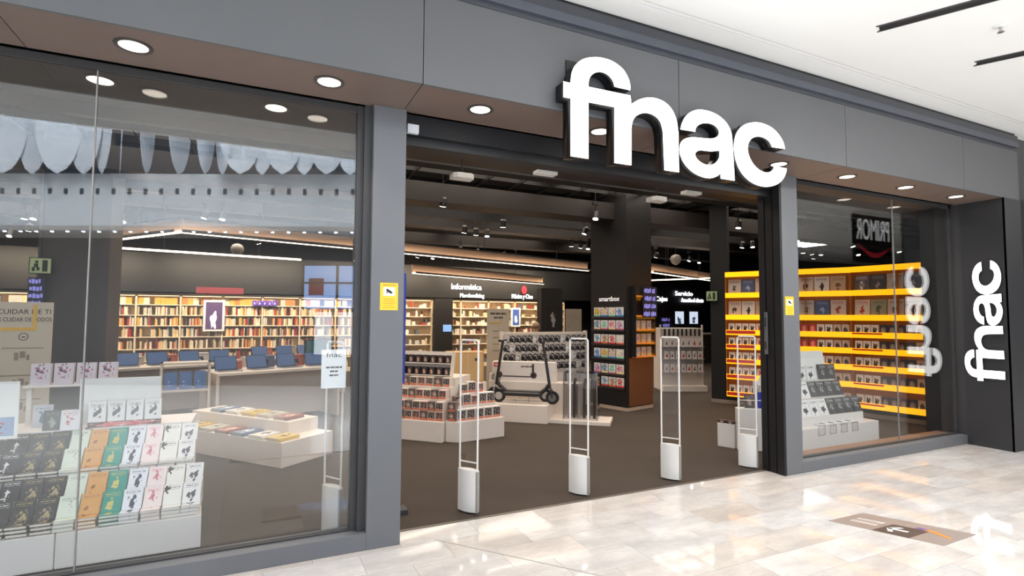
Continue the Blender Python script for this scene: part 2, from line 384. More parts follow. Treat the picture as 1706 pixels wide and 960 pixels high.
for k in range(24):
    l_ = put('gallery_led', led, None, opf.p(-7.9+0.35*k, -0.15, 3.50)); tag(l_, 'small cold white gallery spotlight mirrored in the left window, %s from the left' % nth(k+1), 'spotlight', 'gallery spotlights reflected in the glass')
fin_m = M('fin_mesh', (215,222,232), 0.5, var=0.25, scale=9)
def fin_mesh(h, wd):
    n = 14; vs = []; fs = []
    for i in range(n+1):
        s_ = i/n; w_ = max(0.05, wd*max(0.0, math.sin(PI*(0.25+0.75*s_)))**0.5); z = h - h*s_
        vs += [(-w_/2,-0.006,z),(w_/2,-0.006,z),(w_/2,0.006,z),(-w_/2,0.006,z)]
    for i in range(n):
        a = i*4; b = a+4
        for k in range(4): fs.append((a+k, a+(k+1)%4, b+(k+1)%4, b+k))
    fs += [(0,1,2,3), (n*4+3,n*4+2,n*4+1,n*4)]
    return MB().add(vs, fs).mesh('ceiling_fin', fin_m)
fin_me = fin_mesh(1.55, 0.86)
for k, (lx, an) in enumerate(((-8.1,8),(-7.53,-12),(-6.95,10),(-6.36,-14),(-5.84,12),(-5.39,34),(-5.06,52),(-4.45,73),(-3.8,86),(-3.2,84),(-2.85,40),(-2.45,-25),(-2.0,28),(-1.55,-22),(-1.1,25),(-0.62,-28),(-0.12,20),(0.4,-15))):
    f_ = put('ceiling_fin', fin_me, None, opf.p(lx, 0.3+0.07*(k % 2), 4.66), (0,0,OPR[2]+rad(an))); tag(f_, 'pale hanging mesh fin mirrored in the left window, %s from the left' % nth(k+1), 'ceiling fin', 'mesh fins reflected in the left window')
bx('fin_rail', -14, 2.2, 0.2, 0.5, 6.35, 6.42, op_w, op)
sf = struct(obj('wall_shopfront', MB().box(-14,2.2,-1.3,-1.2,0,3.5), M('front_grey', (96,96,98), 0.5), None, OPL, OPR))
blue_l = M('blue_screen', (150,180,225), 0.4, emit=(140,175,235), strength=3.0)
panel_l = M('pale_panel', (226,230,236), 0.5, emit=(225,232,240), strength=2.2)
for x0, x1, z0, z1, m in ((-1.62,-0.85,1.83,2.85,blue_l),(-0.80,0.6,1.83,2.85,blue_l),(-1.35,-0.95,0.75,1.75,panel_l),(-0.80,-0.15,0.75,1.75,panel_l)):
    bx('shop_pane', x0, x1, -1.2, -1.16, z0, z1, m, sf)
    bx('pane_frame', x0-0.05, x0, -1.2, -1.12, z0-0.05, z1+0.05, black, sf)
bx('pane_rail', -1.6, 0.6, -1.15, -1.11, 2.42, 2.46, black, sf)
bx('red_poster', -1.5, -1.15, -1.15, -1.13, 2.15, 2.55, M('poster_red', (150,40,60), 0.5), sf)
# neighbouring sign mirrored in the right window
ps = thing('perfume_shop_sign', 'hanging shop sign reading PRIMOR over a red swoosh, mirrored in the right window', 'sign', (12.9,-3.75,3.35))
ps.location = (11.95, -3.46, 3.30)
bx('sign_board', -0.75, 0.75, -0.03, 0.0, -0.35, 0.75, M('sign_black', (30,30,33), 0.4), ps)
text('lettering', 'PRIMOR', 0.40, M('sign_white', (235,235,235), 0.5, emit=(255,255,255), strength=1.2), ps, (0,0.004,0.18), (PI/2,0,PI), align='CENTER', scale=(0.88,1.75,1))
sw = []
for k in range(13):
    s_ = k/12; sw.append((0.6-1.2*s_, 0.0, 0.02-0.22*math.sin(PI*s_)+0.05*s_))
mb = MB()
for k in range(12):
    a, b = sw[k], sw[k+1]; wa = 0.02+0.09*math.sin(PI*k/12); wb = 0.02+0.09*math.sin(PI*(k+1)/12)
    mb.add([(a[0],0.004,a[2]-wa/2),(b[0],0.004,b[2]-wb/2),(b[0],0.004,b[2]+wb/2),(a[0],0.004,a[2]+wa/2),(a[0],0.012,a[2]-wa/2),(b[0],0.012,b[2]-wb/2),(b[0],0.012,b[2]+wb/2),(a[0],0.012,a[2]+wa/2)], [(0,1,2,3),(7,6,5,4),(0,4,5,1),(3,2,6,7)])
obj('swoosh', mb, M('swoosh_red', (200,40,55), 0.5, emit=(200,40,55), strength=0.5), ps)
for x in (-0.5,0.5): obj('hanger', MB().tube([(x,-0.015,0.75),(x,-0.015,0.80)], 0.01), chrome, ps)

# ================================================================ SHOP NAME
LOGO = {'fn': [(-0.062, 0.55, 1), (-0.062, 0.431, 1), (0.001, 0.432, 1), (0.0, 0.0, 1), (0.155, 0.0, 1), (0.156, 0.431, 1), (0.395, 0.435, 1), (0.392, 0.0, 1), (0.552, 0.002, 1), (0.555, 0.298, 1), (0.568, 0.354, 0), (0.601, 0.4, 0), (0.658, 0.432, 0), (0.722, 0.443, 0), (0.79, 0.431, 0), (0.844, 0.389, 0), (0.868, 0.313, 1), (0.88, 0.004, 1), (1.033, 0.005, 1), (1.031, 0.338, 1), (1.014, 0.434, 0), (0.971, 0.511, 0), (0.901, 0.561, 0), (0.809, 0.58, 0), (0.723, 0.572, 0), (0.636, 0.541, 0), (0.556, 0.49, 1), (0.548, 0.556, 1), (0.156, 0.551, 1), (0.158, 0.577, 0), (0.167, 0.616, 0), (0.19, 0.65, 0), (0.228, 0.676, 0), (0.279, 0.688, 0), (0.333, 0.677, 0), (0.377, 0.644, 0), (0.396, 0.597, 1), (0.546, 0.596, 1), (0.546, 0.642, 0), (0.525, 0.696, 0), (0.477, 0.753, 0), (0.397, 0.79, 0), (0.31, 0.802, 0), (0.21, 0.791, 0), (0.116, 0.757, 0), (0.051, 0.704, 0), (0.015, 0.643, 0), (0.001, 0.57, 0), (0.001, 0.549, 1)], 'a': [(1.053, 0.365, 1), (1.07, 0.417, 0), (1.111, 0.485, 0), (1.176, 0.535, 0), (1.262, 0.567, 0), (1.372, 0.573, 0), (1.478, 0.554, 0), (1.566, 0.509, 0), (1.625, 0.437, 0), (1.642, 0.328, 1), (1.659, 0.007, 1), (1.496, 0.007, 1), (1.493, 0.05, 1), (1.438, 0.016, 0), (1.361, -0.005, 0), (1.267, -0.001, 0), (1.175, 0.026, 0), (1.097, 0.077, 0), (1.051, 0.144, 0), (1.041, 0.206, 0), (1.06, 0.262, 0), (1.115, 0.3, 0), (1.198, 0.321, 0), (1.368, 0.335, 0), (1.445, 0.356, 0), (1.479, 0.389, 0), (1.479, 0.419, 0), (1.455, 0.447, 0), (1.399, 0.465, 0), (1.322, 0.461, 0), (1.26, 0.438, 0), (1.222, 0.403, 0), (1.214, 0.369, 1)], 'ah': [(1.486, 0.247, 1), (1.481, 0.19, 0), (1.445, 0.142, 0), (1.382, 0.111, 0), (1.306, 0.111, 0), (1.243, 0.133, 0), (1.21, 0.171, 0), (1.224, 0.202, 0), (1.271, 0.22, 0), (1.375, 0.227, 0)], 'c': [(2.305, 0.377, 1), (2.285, 0.437, 0), (2.23, 0.499, 0), (2.143, 0.549, 0), (2.024, 0.572, 0), (1.906, 0.563, 0), (1.79, 0.523, 0), (1.708, 0.457, 0), (1.665, 0.373, 0), (1.657, 0.27, 0), (1.679, 0.177, 0), (1.74, 0.087, 0), (1.833, 0.027, 0), (1.944, -0.002, 0), (2.061, -0.001, 0), (2.183, 0.033, 0), (2.265, 0.089, 0), (2.31, 0.153, 0), (2.322, 0.197, 1), (2.155, 0.2, 1), (2.136, 0.162, 0), (2.087, 0.134, 0), (2.022, 0.129, 0), (1.944, 0.15, 0), (1.873, 0.202, 0), (1.831, 0.272, 0), (1.827, 0.339, 0), (1.857, 0.395, 0), (1.917, 0.432, 0), (1.999, 0.444, 0), (2.074, 0.429, 0), (2.114, 0.399, 0), (2.131, 0.371, 1)]}
def smooth_outline(pts, sub=5):
    n = len(pts); out = []
    for i in range(n):
        p0, p1, p2, p3 = pts[i-1], pts[i], pts[(i+1) % n], pts[(i+2) % n]
        if p1[2]: p0 = (2*p1[0]-p2[0], 2*p1[1]-p2[1], 1)
        if p2[2]: p3 = (2*p2[0]-p1[0], 2*p2[1]-p1[1], 1)
        straight = p1[2] and p2[2]
        for k in range(1 if straight else sub):
            t = k/sub; q = []
            for c in (0, 1):
                a, b, d, e = p0[c], p1[c], p2[c], p3[c]
                q.append(0.5*((2*b)+(-a+d)*t+(2*a-5*b+4*d-e)*t*t+(-a+3*b-3*d+e)*t**3))
            out.append(tuple(q))
    return out
def letter_mesh(name, outlines, depth, side, face, rim=None):
    """extruded letter from outlines in xz; the front lies at y=0 and the body runs back to y=depth"""
    cu = bpy.data.curves.new(name, 'CURVE'); cu.dimensions = '2D'; cu.fill_mode = 'BOTH'; cu.extrude = depth/2
    for o in outlines:
        pts = smooth_outline(o); sp_ = cu.splines.new('POLY'); sp_.points.add(len(pts)-1); sp_.use_cyclic_u = True
        for i, q in enumerate(pts): sp_.points[i].co = (q[0], q[1], 0, 1)
    ob = bpy.data.objects.new(name, cu); C.objects.link(ob)
    me = bpy.data.meshes.new_from_object(ob); bpy.data.objects.remove(ob); bpy.data.curves.remove(cu)
    me.name = name; me.materials.clear(); me.materials.append(side); me.materials.append(face)
    for v in me.vertices: v.co = Vector((v.co.x, depth/2 - v.co.z, v.co.y))
    bm = bmesh.new(); bm.from_mesh(me); bmesh.ops.remove_doubles(bm, verts=bm.verts, dist=1e-5); bmesh.ops.recalc_face_normals(bm, faces=bm.faces); bm.to_mesh(me); bm.free()
    for p in me.polygons: p.material_index = 1 if p.normal.y < -0.9 else 0
    return me
letter_black = M('letter_return', (18,18,20), 0.3)
lg = thing('shop_name_sign', 'large illuminated white letters spelling fnac with black returns on the fascia', 'sign', (1.063,-0.62,2.832))
for nm, outs in (('letters_fn', [LOGO['fn']]), ('letter_a', [LOGO['a'], LOGO['ah']]), ('letter_c', [LOGO['c']])):
    put(nm, letter_mesh(nm, outs, 0.11, letter_black, letter_glow), lg)
# standoff rails that carry the letters below the fascia edge
for x0, x1, z0, z1 in ((0.03,0.13,0.02,0.78),(0.42,0.53,0.02,0.5),(0.90,1.01,0.02,0.5),(1.30,1.45,0.47,0.56),(1.85,2.0,0.45,0.56)): bx('bracket', x0, x1, 0.11, 0.125, z0, z1, letter_black, lg)
ur = thing('upright_name_sign', 'illuminated white fnac lettering turned upright on the dark return wall', 'sign', (7.605,-0.02,0.845))
for nm, outs in (('letters_fn', [LOGO['fn']]), ('letter_a', [LOGO['a'], LOGO['ah']]), ('letter_c', [LOGO['c']])):
    me = letter_mesh('upright_'+nm, outs, 0.03, letter_black, letter_glow)
    # reading upwards: letter x -> world z, letter up -> world +y, front faces -x
    for v in me.vertices: v.co = Vector((-0.03+v.co.y, -0.42+v.co.z*0.53, 0.05+v.co.x*0.655))
    put(nm, me, ur)

# ================================================================ FACADE FITTINGS
ring_me = MB().lathe([(0.098,0.0),(0.098,-0.006),(0.075,-0.006),(0.075,0.0)], 24).mesh('trim_ring', M('lamp_ring', (70,66,64), 0.4, 0.3))
lens_me = MB().lathe([(0.074,-0.0005),(0.074,-0.004)], 24).mesh('lens', M('downlight_glow', (255,255,255), 0.4, emit=(255,240,220), strength=4))
pos = ['over the left window pane nearest the picture edge','over the left window beside the entrance pillar','at the left end of the entrance','behind the letter f of the shop name','behind the letters n and a','behind the letter c of the shop name','at the left of the right-hand window','over the middle of the right-hand window','above the upright letters at the far right']
for k in range(9):
    x = -1.677 + 1.0862*k
    dl = thing('downlight', 'round recessed soffit downlight ' + pos[k], 'downlight', (x,-0.25,H), 0, 'soffit downlights')
    put('trim_ring', ring_me, dl); put('lens', lens_me, dl)
    s_ = bpy.data.lights.new('downlight_beam', 'SPOT'); s_.energy = 32; s_.spot_size = rad(95); s_.spot_blend = 0.6; s_.color = (1,0.86,0.74); s_.shadow_soft_size = 0.06
    so = bpy.data.objects.new('downlight_beam', s_); C.objects.link(so); so.parent = dl; so.location = (0,0,-0.012)
for x, lab in ((-1.971,'small inner downlight behind the outer part of the left window'), (-0.895,'small inner downlight behind the left window near the pillar')):
    dl = thing('inner_downlight', lab, 'downlight', (x,0.40,H), 0, 'inner window downlights')
    put('trim_ring', ring_me, dl); put('lens', lens_me, dl)
struct(obj('ceiling_window_strip', MB().box(-5.9,-0.25,0.26,0.75,H,H+0.03), M('inner_soffit', (58,55,54), 0.6)))
struct(obj('ceiling_window_strip_right', MB().box(4.36,7.6,0.26,0.45,H,H+0.03), M('inner_soffit', (58,55,54), 0.6)))
yel = M('sticker_yellow', (236,196,52), 0.5, var=0.04); yel_d = M('sticker_print', (196,150,30), 0.5)
def sticker(x, z, lab):
    s_ = tag(bx('cctv_sticker', x-0.066, x+0.066, -0.004, -0.0005, z-0.1, z+0.1, yel), lab, 'sticker', 'yellow camera notices on the pillars')
    bx('picture_field', x-0.042, x+0.042, -0.006, -0.004, z+0.005, z+0.068, M('sticker_white', (238,238,232), 0.5), s_)
    mt = Matrix.Translation((x,-0.0065,z+0.038)) @ Matrix.Rotation(rad(32), 4, 'Y')
    obj('camera_symbol', MB().box(-0.024,0.016,-0.001,0.001,-0.009,0.009,mat=mt).box(0.016,0.026,-0.001,0.001,-0.006,0.006,mat=mt).box(-0.012,-0.004,-0.001,0.001,-0.022,-0.009,mat=mt), black, s_)
    mb = MB()
    for k, wd in enumerate((0.04,0.032,0.045,0.028,0.045)): mb.box(x-wd, x+wd, -0.005, -0.004, z-0.022-0.015*k, z-0.018-0.015*k)
    mb.box(x-0.048, x+0.048, -0.005, -0.004, z+0.080, z+0.088)
    obj('printed_lines', mb, yel_d, s_)
sticker(-0.111, 1.796, 'yellow camera surveillance notice stuck on the pillar left of the entrance')
sticker(4.19, 1.788, 'yellow camera surveillance notice stuck on the pillar right of the entrance')
# A4 notice inside the left pane
pn = tag(bx('paper_notice', -0.556, -0.385, 0.128, 0.1295, 1.133, 1.408, M('notice_paper', (238,240,242), 0.7)), 'white paper notice headed fnac taped inside the left window', 'notice')
text('heading', 'fnac', 0.052, M('print_grey', (90,84,82), 0.7), pn, (-0.47,0.1276,1.355), extrude=0.0003, scale=(1.3,1,1))
for k, wd in enumerate((0.11,0.055,0.06)): blurred_line('printed_line', M('print_grey', (90,84,82), 0.7), pn, -0.47, 0.1279, 1.275-0.028*k, wd, 0.013)
tag(obj('door_sensor', MB().box(0.02,0.11,0.05,0.09,3.06,3.13), M('sensor_white', (214,216,220), 0.5), bevel=0.004), 'small white box fixed beside the pillar under the soffit', 'sensor')
# pull handle on the parked sliding door at the right jamb
hn = obj('handle', MB().box(-0.012,0.0,-0.02,0.02,0.0,0.46), M('handle_steel', (150,152,156), 0.3, 0.8), dr, (4.062,0.19,1.26), bevel=0.004)
obj('lock_plate', MB().box(-0.016,-0.012,-0.012,0.012,0.06,0.14).box(-0.016,-0.012,-0.012,0.012,0.3,0.4), charcoal, hn)
# floor decal
dm = M('decal_grey', (150,136,128), 0.35, var=0.08, scale=3)
dc = tag(obj('floor_decal', MB().prism([(3.287,-1.003),(3.589,-1.679),(4.059,-1.667),(3.724,-1.009)], 0.0003, 0.002), dm), 'grey-brown floor decal with a white arrow on the marble', 'floor decal')
def dq(u, v): # decal local: u along the long side, v across
    a = Vector((3.287,-1.003)); b = Vector((3.589,-1.679)); c = Vector((4.059,-1.667)); d = Vector((3.724,-1.009))
    p = (a*(1-u)+b*u)*(1-v) + (d*(1-u)+c*u)*v; return (p.x, p.y)
obj('dark_field', MB().prism([dq(0.40,0.0),dq(0.72,0.0),dq(0.72,0.62),dq(0.40,0.62)], 0.0021, 0.0026), M('decal_dark', (84,70,64), 0.4), dc)
aw = M('decal_white', (240,238,232), 0.4)
obj('arrow', MB().prism([dq(0.43,0.33),dq(0.46,0.36),dq(0.62,0.36),dq(0.62,0.29),dq(0.46,0.29)], 0.0027, 0.003).prism([dq(0.43,0.33),dq(0.50,0.50),dq(0.54,0.48),dq(0.47,0.31)], 0.0027, 0.003).prism([dq(0.43,0.33),dq(0.47,0.35),dq(0.54,0.16),dq(0.50,0.14)], 0.0027, 0.003), aw, dc)
obj('orange_ribbon', MB().prism([dq(0.62,0.62),dq(0.74,0.58),dq(0.94,0.40),dq(0.95,0.46),dq(0.76,0.68),dq(0.64,0.72)], 0.0027, 0.003), M('decal_orange', (214,140,60), 0.4), dc)
obj('violet_ribbon', MB().prism([dq(0.58,0.66),dq(0.66,0.60),dq(0.70,0.68),dq(0.60,0.74)], 0.003, 0.0033), M('decal_violet', (110,84,150), 0.4), dc)
mb = MB()
for k in range(2):
    for i in range(7): mb.prism([dq(0.10+0.035*i,0.30+0.2*k),dq(0.125+0.035*i,0.30+0.2*k),dq(0.125+0.035*i,0.42+0.2*k),dq(0.10+0.035*i,0.42+0.2*k)], 0.0021, 0.0024)
obj('lettering', mb, M('decal_text', (200,190,184), 0.5), dc)

# ================================================================ SECURITY GATES
gate_m = M('gate_shell', (226,224,220), 0.35, var=0.02); gate_d = M('gate_edge', (150,148,144), 0.5)
def lens_poly(L, T, n=10):
    a = [(L*(-0.5+i/n), -T*(0.35+0.65*math.sin(PI*i/n))/2) for i in range(n+1)]
    return a + [(x,-y) for x, y in reversed(a)]
gate_labels = ['white security gate behind the left window, its frame seen past the paper notice','white security gate nearest the left entrance pillar','white security gate second from the left entrance pillar','white security gate third from the left entrance pillar, beside the gift box column','white security gate at the right door jamb, before the white display box']
gate_base = None
for k in range(5):
    x = -0.425 + 1.105*k
    g_ = thing('security_gate', gate_labels[k], 'security gate', (x,0.405,0), math.atan2(-0.84,0.545), 'security gates')
    if k == 0:
        base_me = MB().prism(lens_poly(0.20,0.075), 0.015, 0.36).mesh('base', gate_m)
        foot_me = MB().prism(lens_poly(0.16,0.05), 0.0, 0.016).mesh('foot', black)
        edge_me = MB().box(0.088,0.103,-0.018,0.018,0.02,0.35).mesh('edge_strip', gate_d)
        mb = MB().tube([(-0.092,0,0.35),(-0.092,0,1.435),(-0.08,0,1.45),(0.08,0,1.45),(0.092,0,1.435),(0.092,0,0.35)], 0.0085, 8)
        frame_me = mb.mesh('loop_frame', gate_m)
        bar_me = MB().tube([(-0.092,0,0.42),(0.092,0,0.42)], 0.006, 6).mesh('crossbar', gate_m)
        pane_me = MB().box(-0.086,0.086,-0.003,0.003,0.43,1.44).mesh('clear_panel', clear)
    put('base', base_me, g_); put('foot', foot_me, g_); put('edge_strip', edge_me, g_); put('loop_frame', frame_me, g_); put('crossbar', bar_me, g_); put('clear_panel', pane_me, g_)
# ================================================================ PROTOTYPES
def book_proto(name, w_, h_, t_, cov, cat='book'):
    """standing book, foot of the front cover at the origin, front faces -y"""
    mb = MB().box(-w_/2,w_/2,0,0.0025,0,h_).box(-w_/2,w_/2,t_-0.0025,t_,0,h_).box(-w_/2,-w_/2+0.0025,0.0025,t_-0.0025,0,h_)
    me = mb.mesh(name, cov)
    pg = MB().box(-w_/2+0.0025,w_/2-0.003,0.0025,t_-0.0025,0.002,h_-0.002).mesh('pages', paper)
    return (name, me, pg, cat)
def place_book(pr, loc, rot, label, group):
    o = put(pr[0], pr[1], None, loc, rot); tag(o, label, pr[3], group); put('pages', pr[2], o); return o
TILT = rad(38)
# ================================================================ LEFT WINDOW BOOK DISPLAY
for x0, x1, lab in ((-2.125,-1.30,'white stepped book plinth just inside the left window'), (-2.96,-2.131,'white stepped book plinth cut off by the left picture edge')):
    t_ = thing('book_plinth', lab, 'display stand', (x0,0.55,0), 0, 'left window plinths')
    wd = x1-x0
    obj('base', MB().prism([(0,0),(wd,0),(wd-(0.09 if x1 > -1.5 else 0),1.15),(0,1.15)], 0, 0.226), white, t_, bevel=0.004)
    for y0, y1, z1 in ((0.235,0.37,0.40),(0.37,0.60,0.47),(0.60,0.70,0.645),(0.70,1.15,0.775)):
        bx('step', 0.02, wd-0.02-(0.12 if y0 > 0.3 and x1 > -1.5 else 0), y0, y1, 0.226, z1, white, t_)
W1 = cover('cover_grey_legs', (232,232,234), (70,70,82), None, 1.3, 0.62, fx=0.5, fz=0.35)
W2 = cover('cover_ink_dot', (236,236,232), (40,40,44), None, 4.1, 0.35, fx=0.15, fz=0.85)
W3 = cover('cover_pink', (240,226,228), (205,120,135), None, 2.2, 0.6, fx=0.5, fz=0.5)
W4 = cover('cover_blue_legs', (226,232,242), (60,62,84), None, 6.4, 0.66, fx=0.5, fz=0.42)
TE = cover('cover_teal', (44,150,138), (206,196,120), None, 3.3, 0.45, fx=0.45, fz=0.35)
ORG = cover('cover_orange', (214,160,92), (150,100,60), None, 5.2, 0.35, fx=0.3, fz=0.25)
MT = cover('cover_mint', (214,224,212), (110,130,118), None, 7.7, 0.3, fx=0.5, fz=0.5)
BK = cover('cover_black_gold', (48,50,54), (176,160,120), (120,110,90), 8.1, 0.55, fx=0.5, fz=0.2)
BW = cover('cover_black_wave', (44,46,50), (220,220,220), None, 9.4, 0.4, fx=0.4, fz=0.3)
cols = [('white book with grey figure',W1),('white book with black ink spot',W2),('pale book with pink figure',W3),('pale blue book with striding legs',W4),('teal book with yellow lettering',TE),('orange-brown book',ORG),('mint green book',MT),('black book with golden art',BK),('black book with golden art',BK),('black book with white stroke',BW),('black book with white stroke',BW)]
protos = {}
for k, (nm, m) in enumerate(cols):
    if m.name not in protos: protos[m.name] = book_proto('book', 0.112, 0.15, 0.02, m)
rowspec = [('bottom row',0.625,0.302,0.0), ('second row',0.785,0.402,0.0), ('third row',0.985,0.5455,-0.075), ('fourth row',1.152,0.6465,-0.075)]
for r, (rl, y, z, sh) in enumerate(rowspec):
    for k, (nm, m) in enumerate(cols):
        x = -1.375 - 0.1195*k + sh
        place_book(protos[m.name], (x, y, z), (-TILT+random.uniform(-0.03,0.03),0,random.uniform(-0.03,0.03)), '%s, %s of the left display, %s from right' % (nm, rl, nth(k+1)), 'leaning books of the left window display')
    if r in (0, 2):
        zb = 0.226 if r == 0 else 0.47
        for k, (nm, m) in enumerate(cols):
            x = -1.375 - 0.1195*k + sh
            for j in range(3):
                place_book(protos[m.name], (x+random.uniform(-0.006,0.006), 0.565+random.uniform(0,0.01)+(0 if r == 0 else 0.37), zb+0.0245+0.0245*j), (-PI/2,0,random.uniform(-0.04,0.04)), '%s in a pile on the %s' % (nm, 'left plinth edge' if r == 0 else 'left plinth middle step'), 'piled books of the left window display')
# top of the display: white board with four white books over a red patterned shelf strip
tb = tag(bx('header_board', -2.21, -1.675, 1.32, 1.335, 0.79, 1.148, whitep), 'blank white board standing behind four white books', 'board')
st = tag(bx('shelf_strip', -2.14, -1.66, 1.262, 1.30, 0.776, 0.815, cover('strip_red', (70,30,32), (210,90,90), (235,210,205), 3.0, 0.6, False, size=2.0)), 'dark red patterned shelf strip under the four white books', 'shelf strip')
p4 = book_proto('book', 0.112, 0.155, 0.02, cover('cover_white_top', (238,236,234), (90,90,100), None, 11.0, 0.55, fx=0.5, fz=0.45))
for k in range(4):
    place_book(p4, (-1.718-0.122*k, 1.268, 0.8155), (-0.06,0,0), 'white book on the red strip before the white board, %s' % ['rightmost','second from right','second from left','leftmost'][k], 'four white books on the strip')
misc = [(-2.36,1.26,0.11,0.15,(70,78,72),(150,160,150),'dark green book standing left of the white board'),(-2.29,1.40,0.08,0.13,(232,200,200),(190,90,95),'narrow pink book standing behind the dark green one'),(-2.24,1.22,0.12,0.15,(226,224,228),(196,110,110),'grey and pink book on the top step left of the white board'),(-2.47,1.45,0.12,0.17,(205,210,220),(90,130,170),'pale blue book behind the white poster')]
for k, (x, y, wd, hh, a, b, lab) in enumerate(misc):
    place_book(book_proto('book', wd, hh, 0.025, cover('cover_misc_%d' % k, a, b, None, 13.0+k, 0.5)), (x,y,0.7755), (-0.15,0,random.uniform(-0.1,0.1)), lab, None)
# white posters cut by the left picture edge
sp1 = tag(bx('poster_board', -2.78, -2.485, 1.02, 1.03, 0.776, 1.177, whitep), 'white poster board standing on the left plinth at the picture edge', 'poster')
bx('blue_print', -2.76, -2.505, 1.017, 1.02, 0.80, 0.93, cover('poster_print', (150,170,205), (40,60,90), (190,90,90), 2.0, 0.6, False), sp1)
# raised rack with four boxed sets
rk = thing('top_rack', 'white raised rack carrying four mauve boxed sets above the book display', 'rack', (-2.30,1.55,0.776))
obj('shelf', MB().box(-0.31,0.31,-0.06,0.14,0.30,0.315), white, rk); obj('upright', MB().box(-0.30,-0.27,0.0,0.03,0,0.30), white, rk); obj('upright', MB().box(0.27,0.30,0.0,0.03,0,0.30), white, rk)
bp_ = book_proto('boxed_set', 0.125, 0.17, 0.05, cover('cover_mauve', (222,212,220), (90,88,98), (190,110,130), 15.0, 0.35, False, fx=0.5, fz=0.62), 'box')
for k in range(4): place_book(bp_, (-2.30+0.22-0.145*k, 1.53, 1.0915), (-0.08,0,0), 'mauve and grey boxed set on the raised rack, %s' % ['rightmost','third from left','second from left','leftmost'][k], 'boxed sets on the raised rack')

# ================================================================ CARE NOTICE TOTEM
beige = M('card_beige', (205,192,172), 0.7, var=0.03)
to = thing('notice_totem', 'tall beige totem reading CUIDAR DE TI ES CUIDAR DE TODOS behind the left display', 'sign', (-2.92,2.5,0))
bx('panel', -0.21, 0.205, 0, 0.02, 0.02, 1.765, beige, to); bx('foot', -0.25, 0.25, -0.12, 0.14, 0, 0.02, charcoal, to)
ink = M('print_dark', (60,54,50), 0.7)
text('lettering', 'CUIDAR DE TI', 0.062, ink, to, (0.0,-0.002,1.655), extrude=0.0006); text('lettering', 'ES CUIDAR DE TODOS', 0.055, ink, to, (0.0,-0.002,1.585), extrude=0.0006, scale=(0.72,1,1))
obj('yellow_bracket', MB().box(-0.20,0.09,-0.003,0,1.50,1.53).box(0.06,0.09,-0.003,0,1.53,1.74), M('bracket_yellow', (222,176,70), 0.6), to)
mbx = MB()
for k in range(24):
    a0, a1 = 2*PI*k/24, 2*PI*(k+1)/24
    mbx.add([(r*math.cos(a),-0.002,1.445+r*math.sin(a)) for a in (a0,a1) for r in (0.030,0.036)], [(0,1,3,2)])
obj('round_symbol', mbx, ink, to)
obj('tick_mark', MB().box(-0.012,0.012,-0.003,-0.001,1.438,1.448), ink, to)
for k, zz in enumerate((1.33,1.08,0.86)):
    obj('symbol', MB().box(-0.06,-0.03,-0.003,0,zz-0.1,zz-0.03).box(-0.02,0.02,-0.003,0,zz-0.08,zz-0.02).box(0.03,0.05,-0.003,0,zz-0.1,zz-0.05), M('print_soft', (150,138,122), 0.7), to)
    obj('caption_line', MB().box(-0.15,0.15,-0.003,0,zz+0.005,zz+0.015), M('print_soft', (150,138,122), 0.7), to)

# ================================================================ DARK COLUMN, EXIT SIGN AND BANNER ON THE LEFT
struct(obj('wall_column_left', MB().box(-3.42,-2.70,4.5,5.2,0,4.15), M('column_grey', (66,62,60), 0.6, var=0.06)))
ex_g = M('exit_field', (150,158,120), 0.5, emit=(140,160,110), strength=0.25); ex_d = M('exit_print', (24,44,32), 0.5)
def exit_sign(loc, rz, lab):
    e = thing('exit_sign', lab, 'exit sign', loc, rz, 'exit signs')
    bx('plate', -0.11, 0.11, -0.012, 0, -0.1, 0.1, ex_d, e); bx('field', -0.1, 0.1, -0.015, -0.012, -0.09, 0.09, ex_g, e)
    obj('door_symbol', MB().box(0.02,0.07,-0.018,-0.015,-0.07,0.07), ex_d, e)
    obj('running_figure', MB().box(-0.05,-0.02,-0.018,-0.015,0.03,0.06).box(-0.06,-0.02,-0.018,-0.015,-0.02,0.025).box(-0.08,-0.05,-0.018,-0.015,-0.07,-0.02).box(-0.035,-0.005,-0.018,-0.015,-0.06,-0.02), ex_d, e)
exit_sign((-3.37,4.44,2.246), 0, 'green emergency exit sign beside the dark left column')
obj('hanger_rod', MB().tube([(-3.37,4.45,2.346),(-3.37,4.45,4.15)], 0.006, 6), black, None)
bpy.data.objects['hanger_rod'].parent = bpy.data.objects['exit_sign']; bpy.data.objects['hanger_rod'].location = (3.37,-4.44,-2.246)
bnm = M('banner_navy', (30,32,60), 0.6); bnt = M('banner_lilac', (150,150,220), 0.6, emit=(130,130,230), strength=0.4)
def banner(loc, rz, wd, hh, lines, lab, name='hanging_banner'):
    b = thing(name, lab, 'banner', loc, rz)
    bx('cloth', -wd/2, wd/2, 0, 0.01, 0, hh, bnm, b)
    for k, wf_ in enumerate(lines): blurred_line('lettering', bnt, b, 0, -0.001, hh-(k+0.85)*hh/len(lines), wd*wf_, hh/len(lines)*0.62)
    return b
banner((-3.39,4.40,1.66), 0, 0.16, 0.44, (0.9,0.8,0.9,0.85,0.7), 'narrow navy banner with lilac lettering beside the left column')

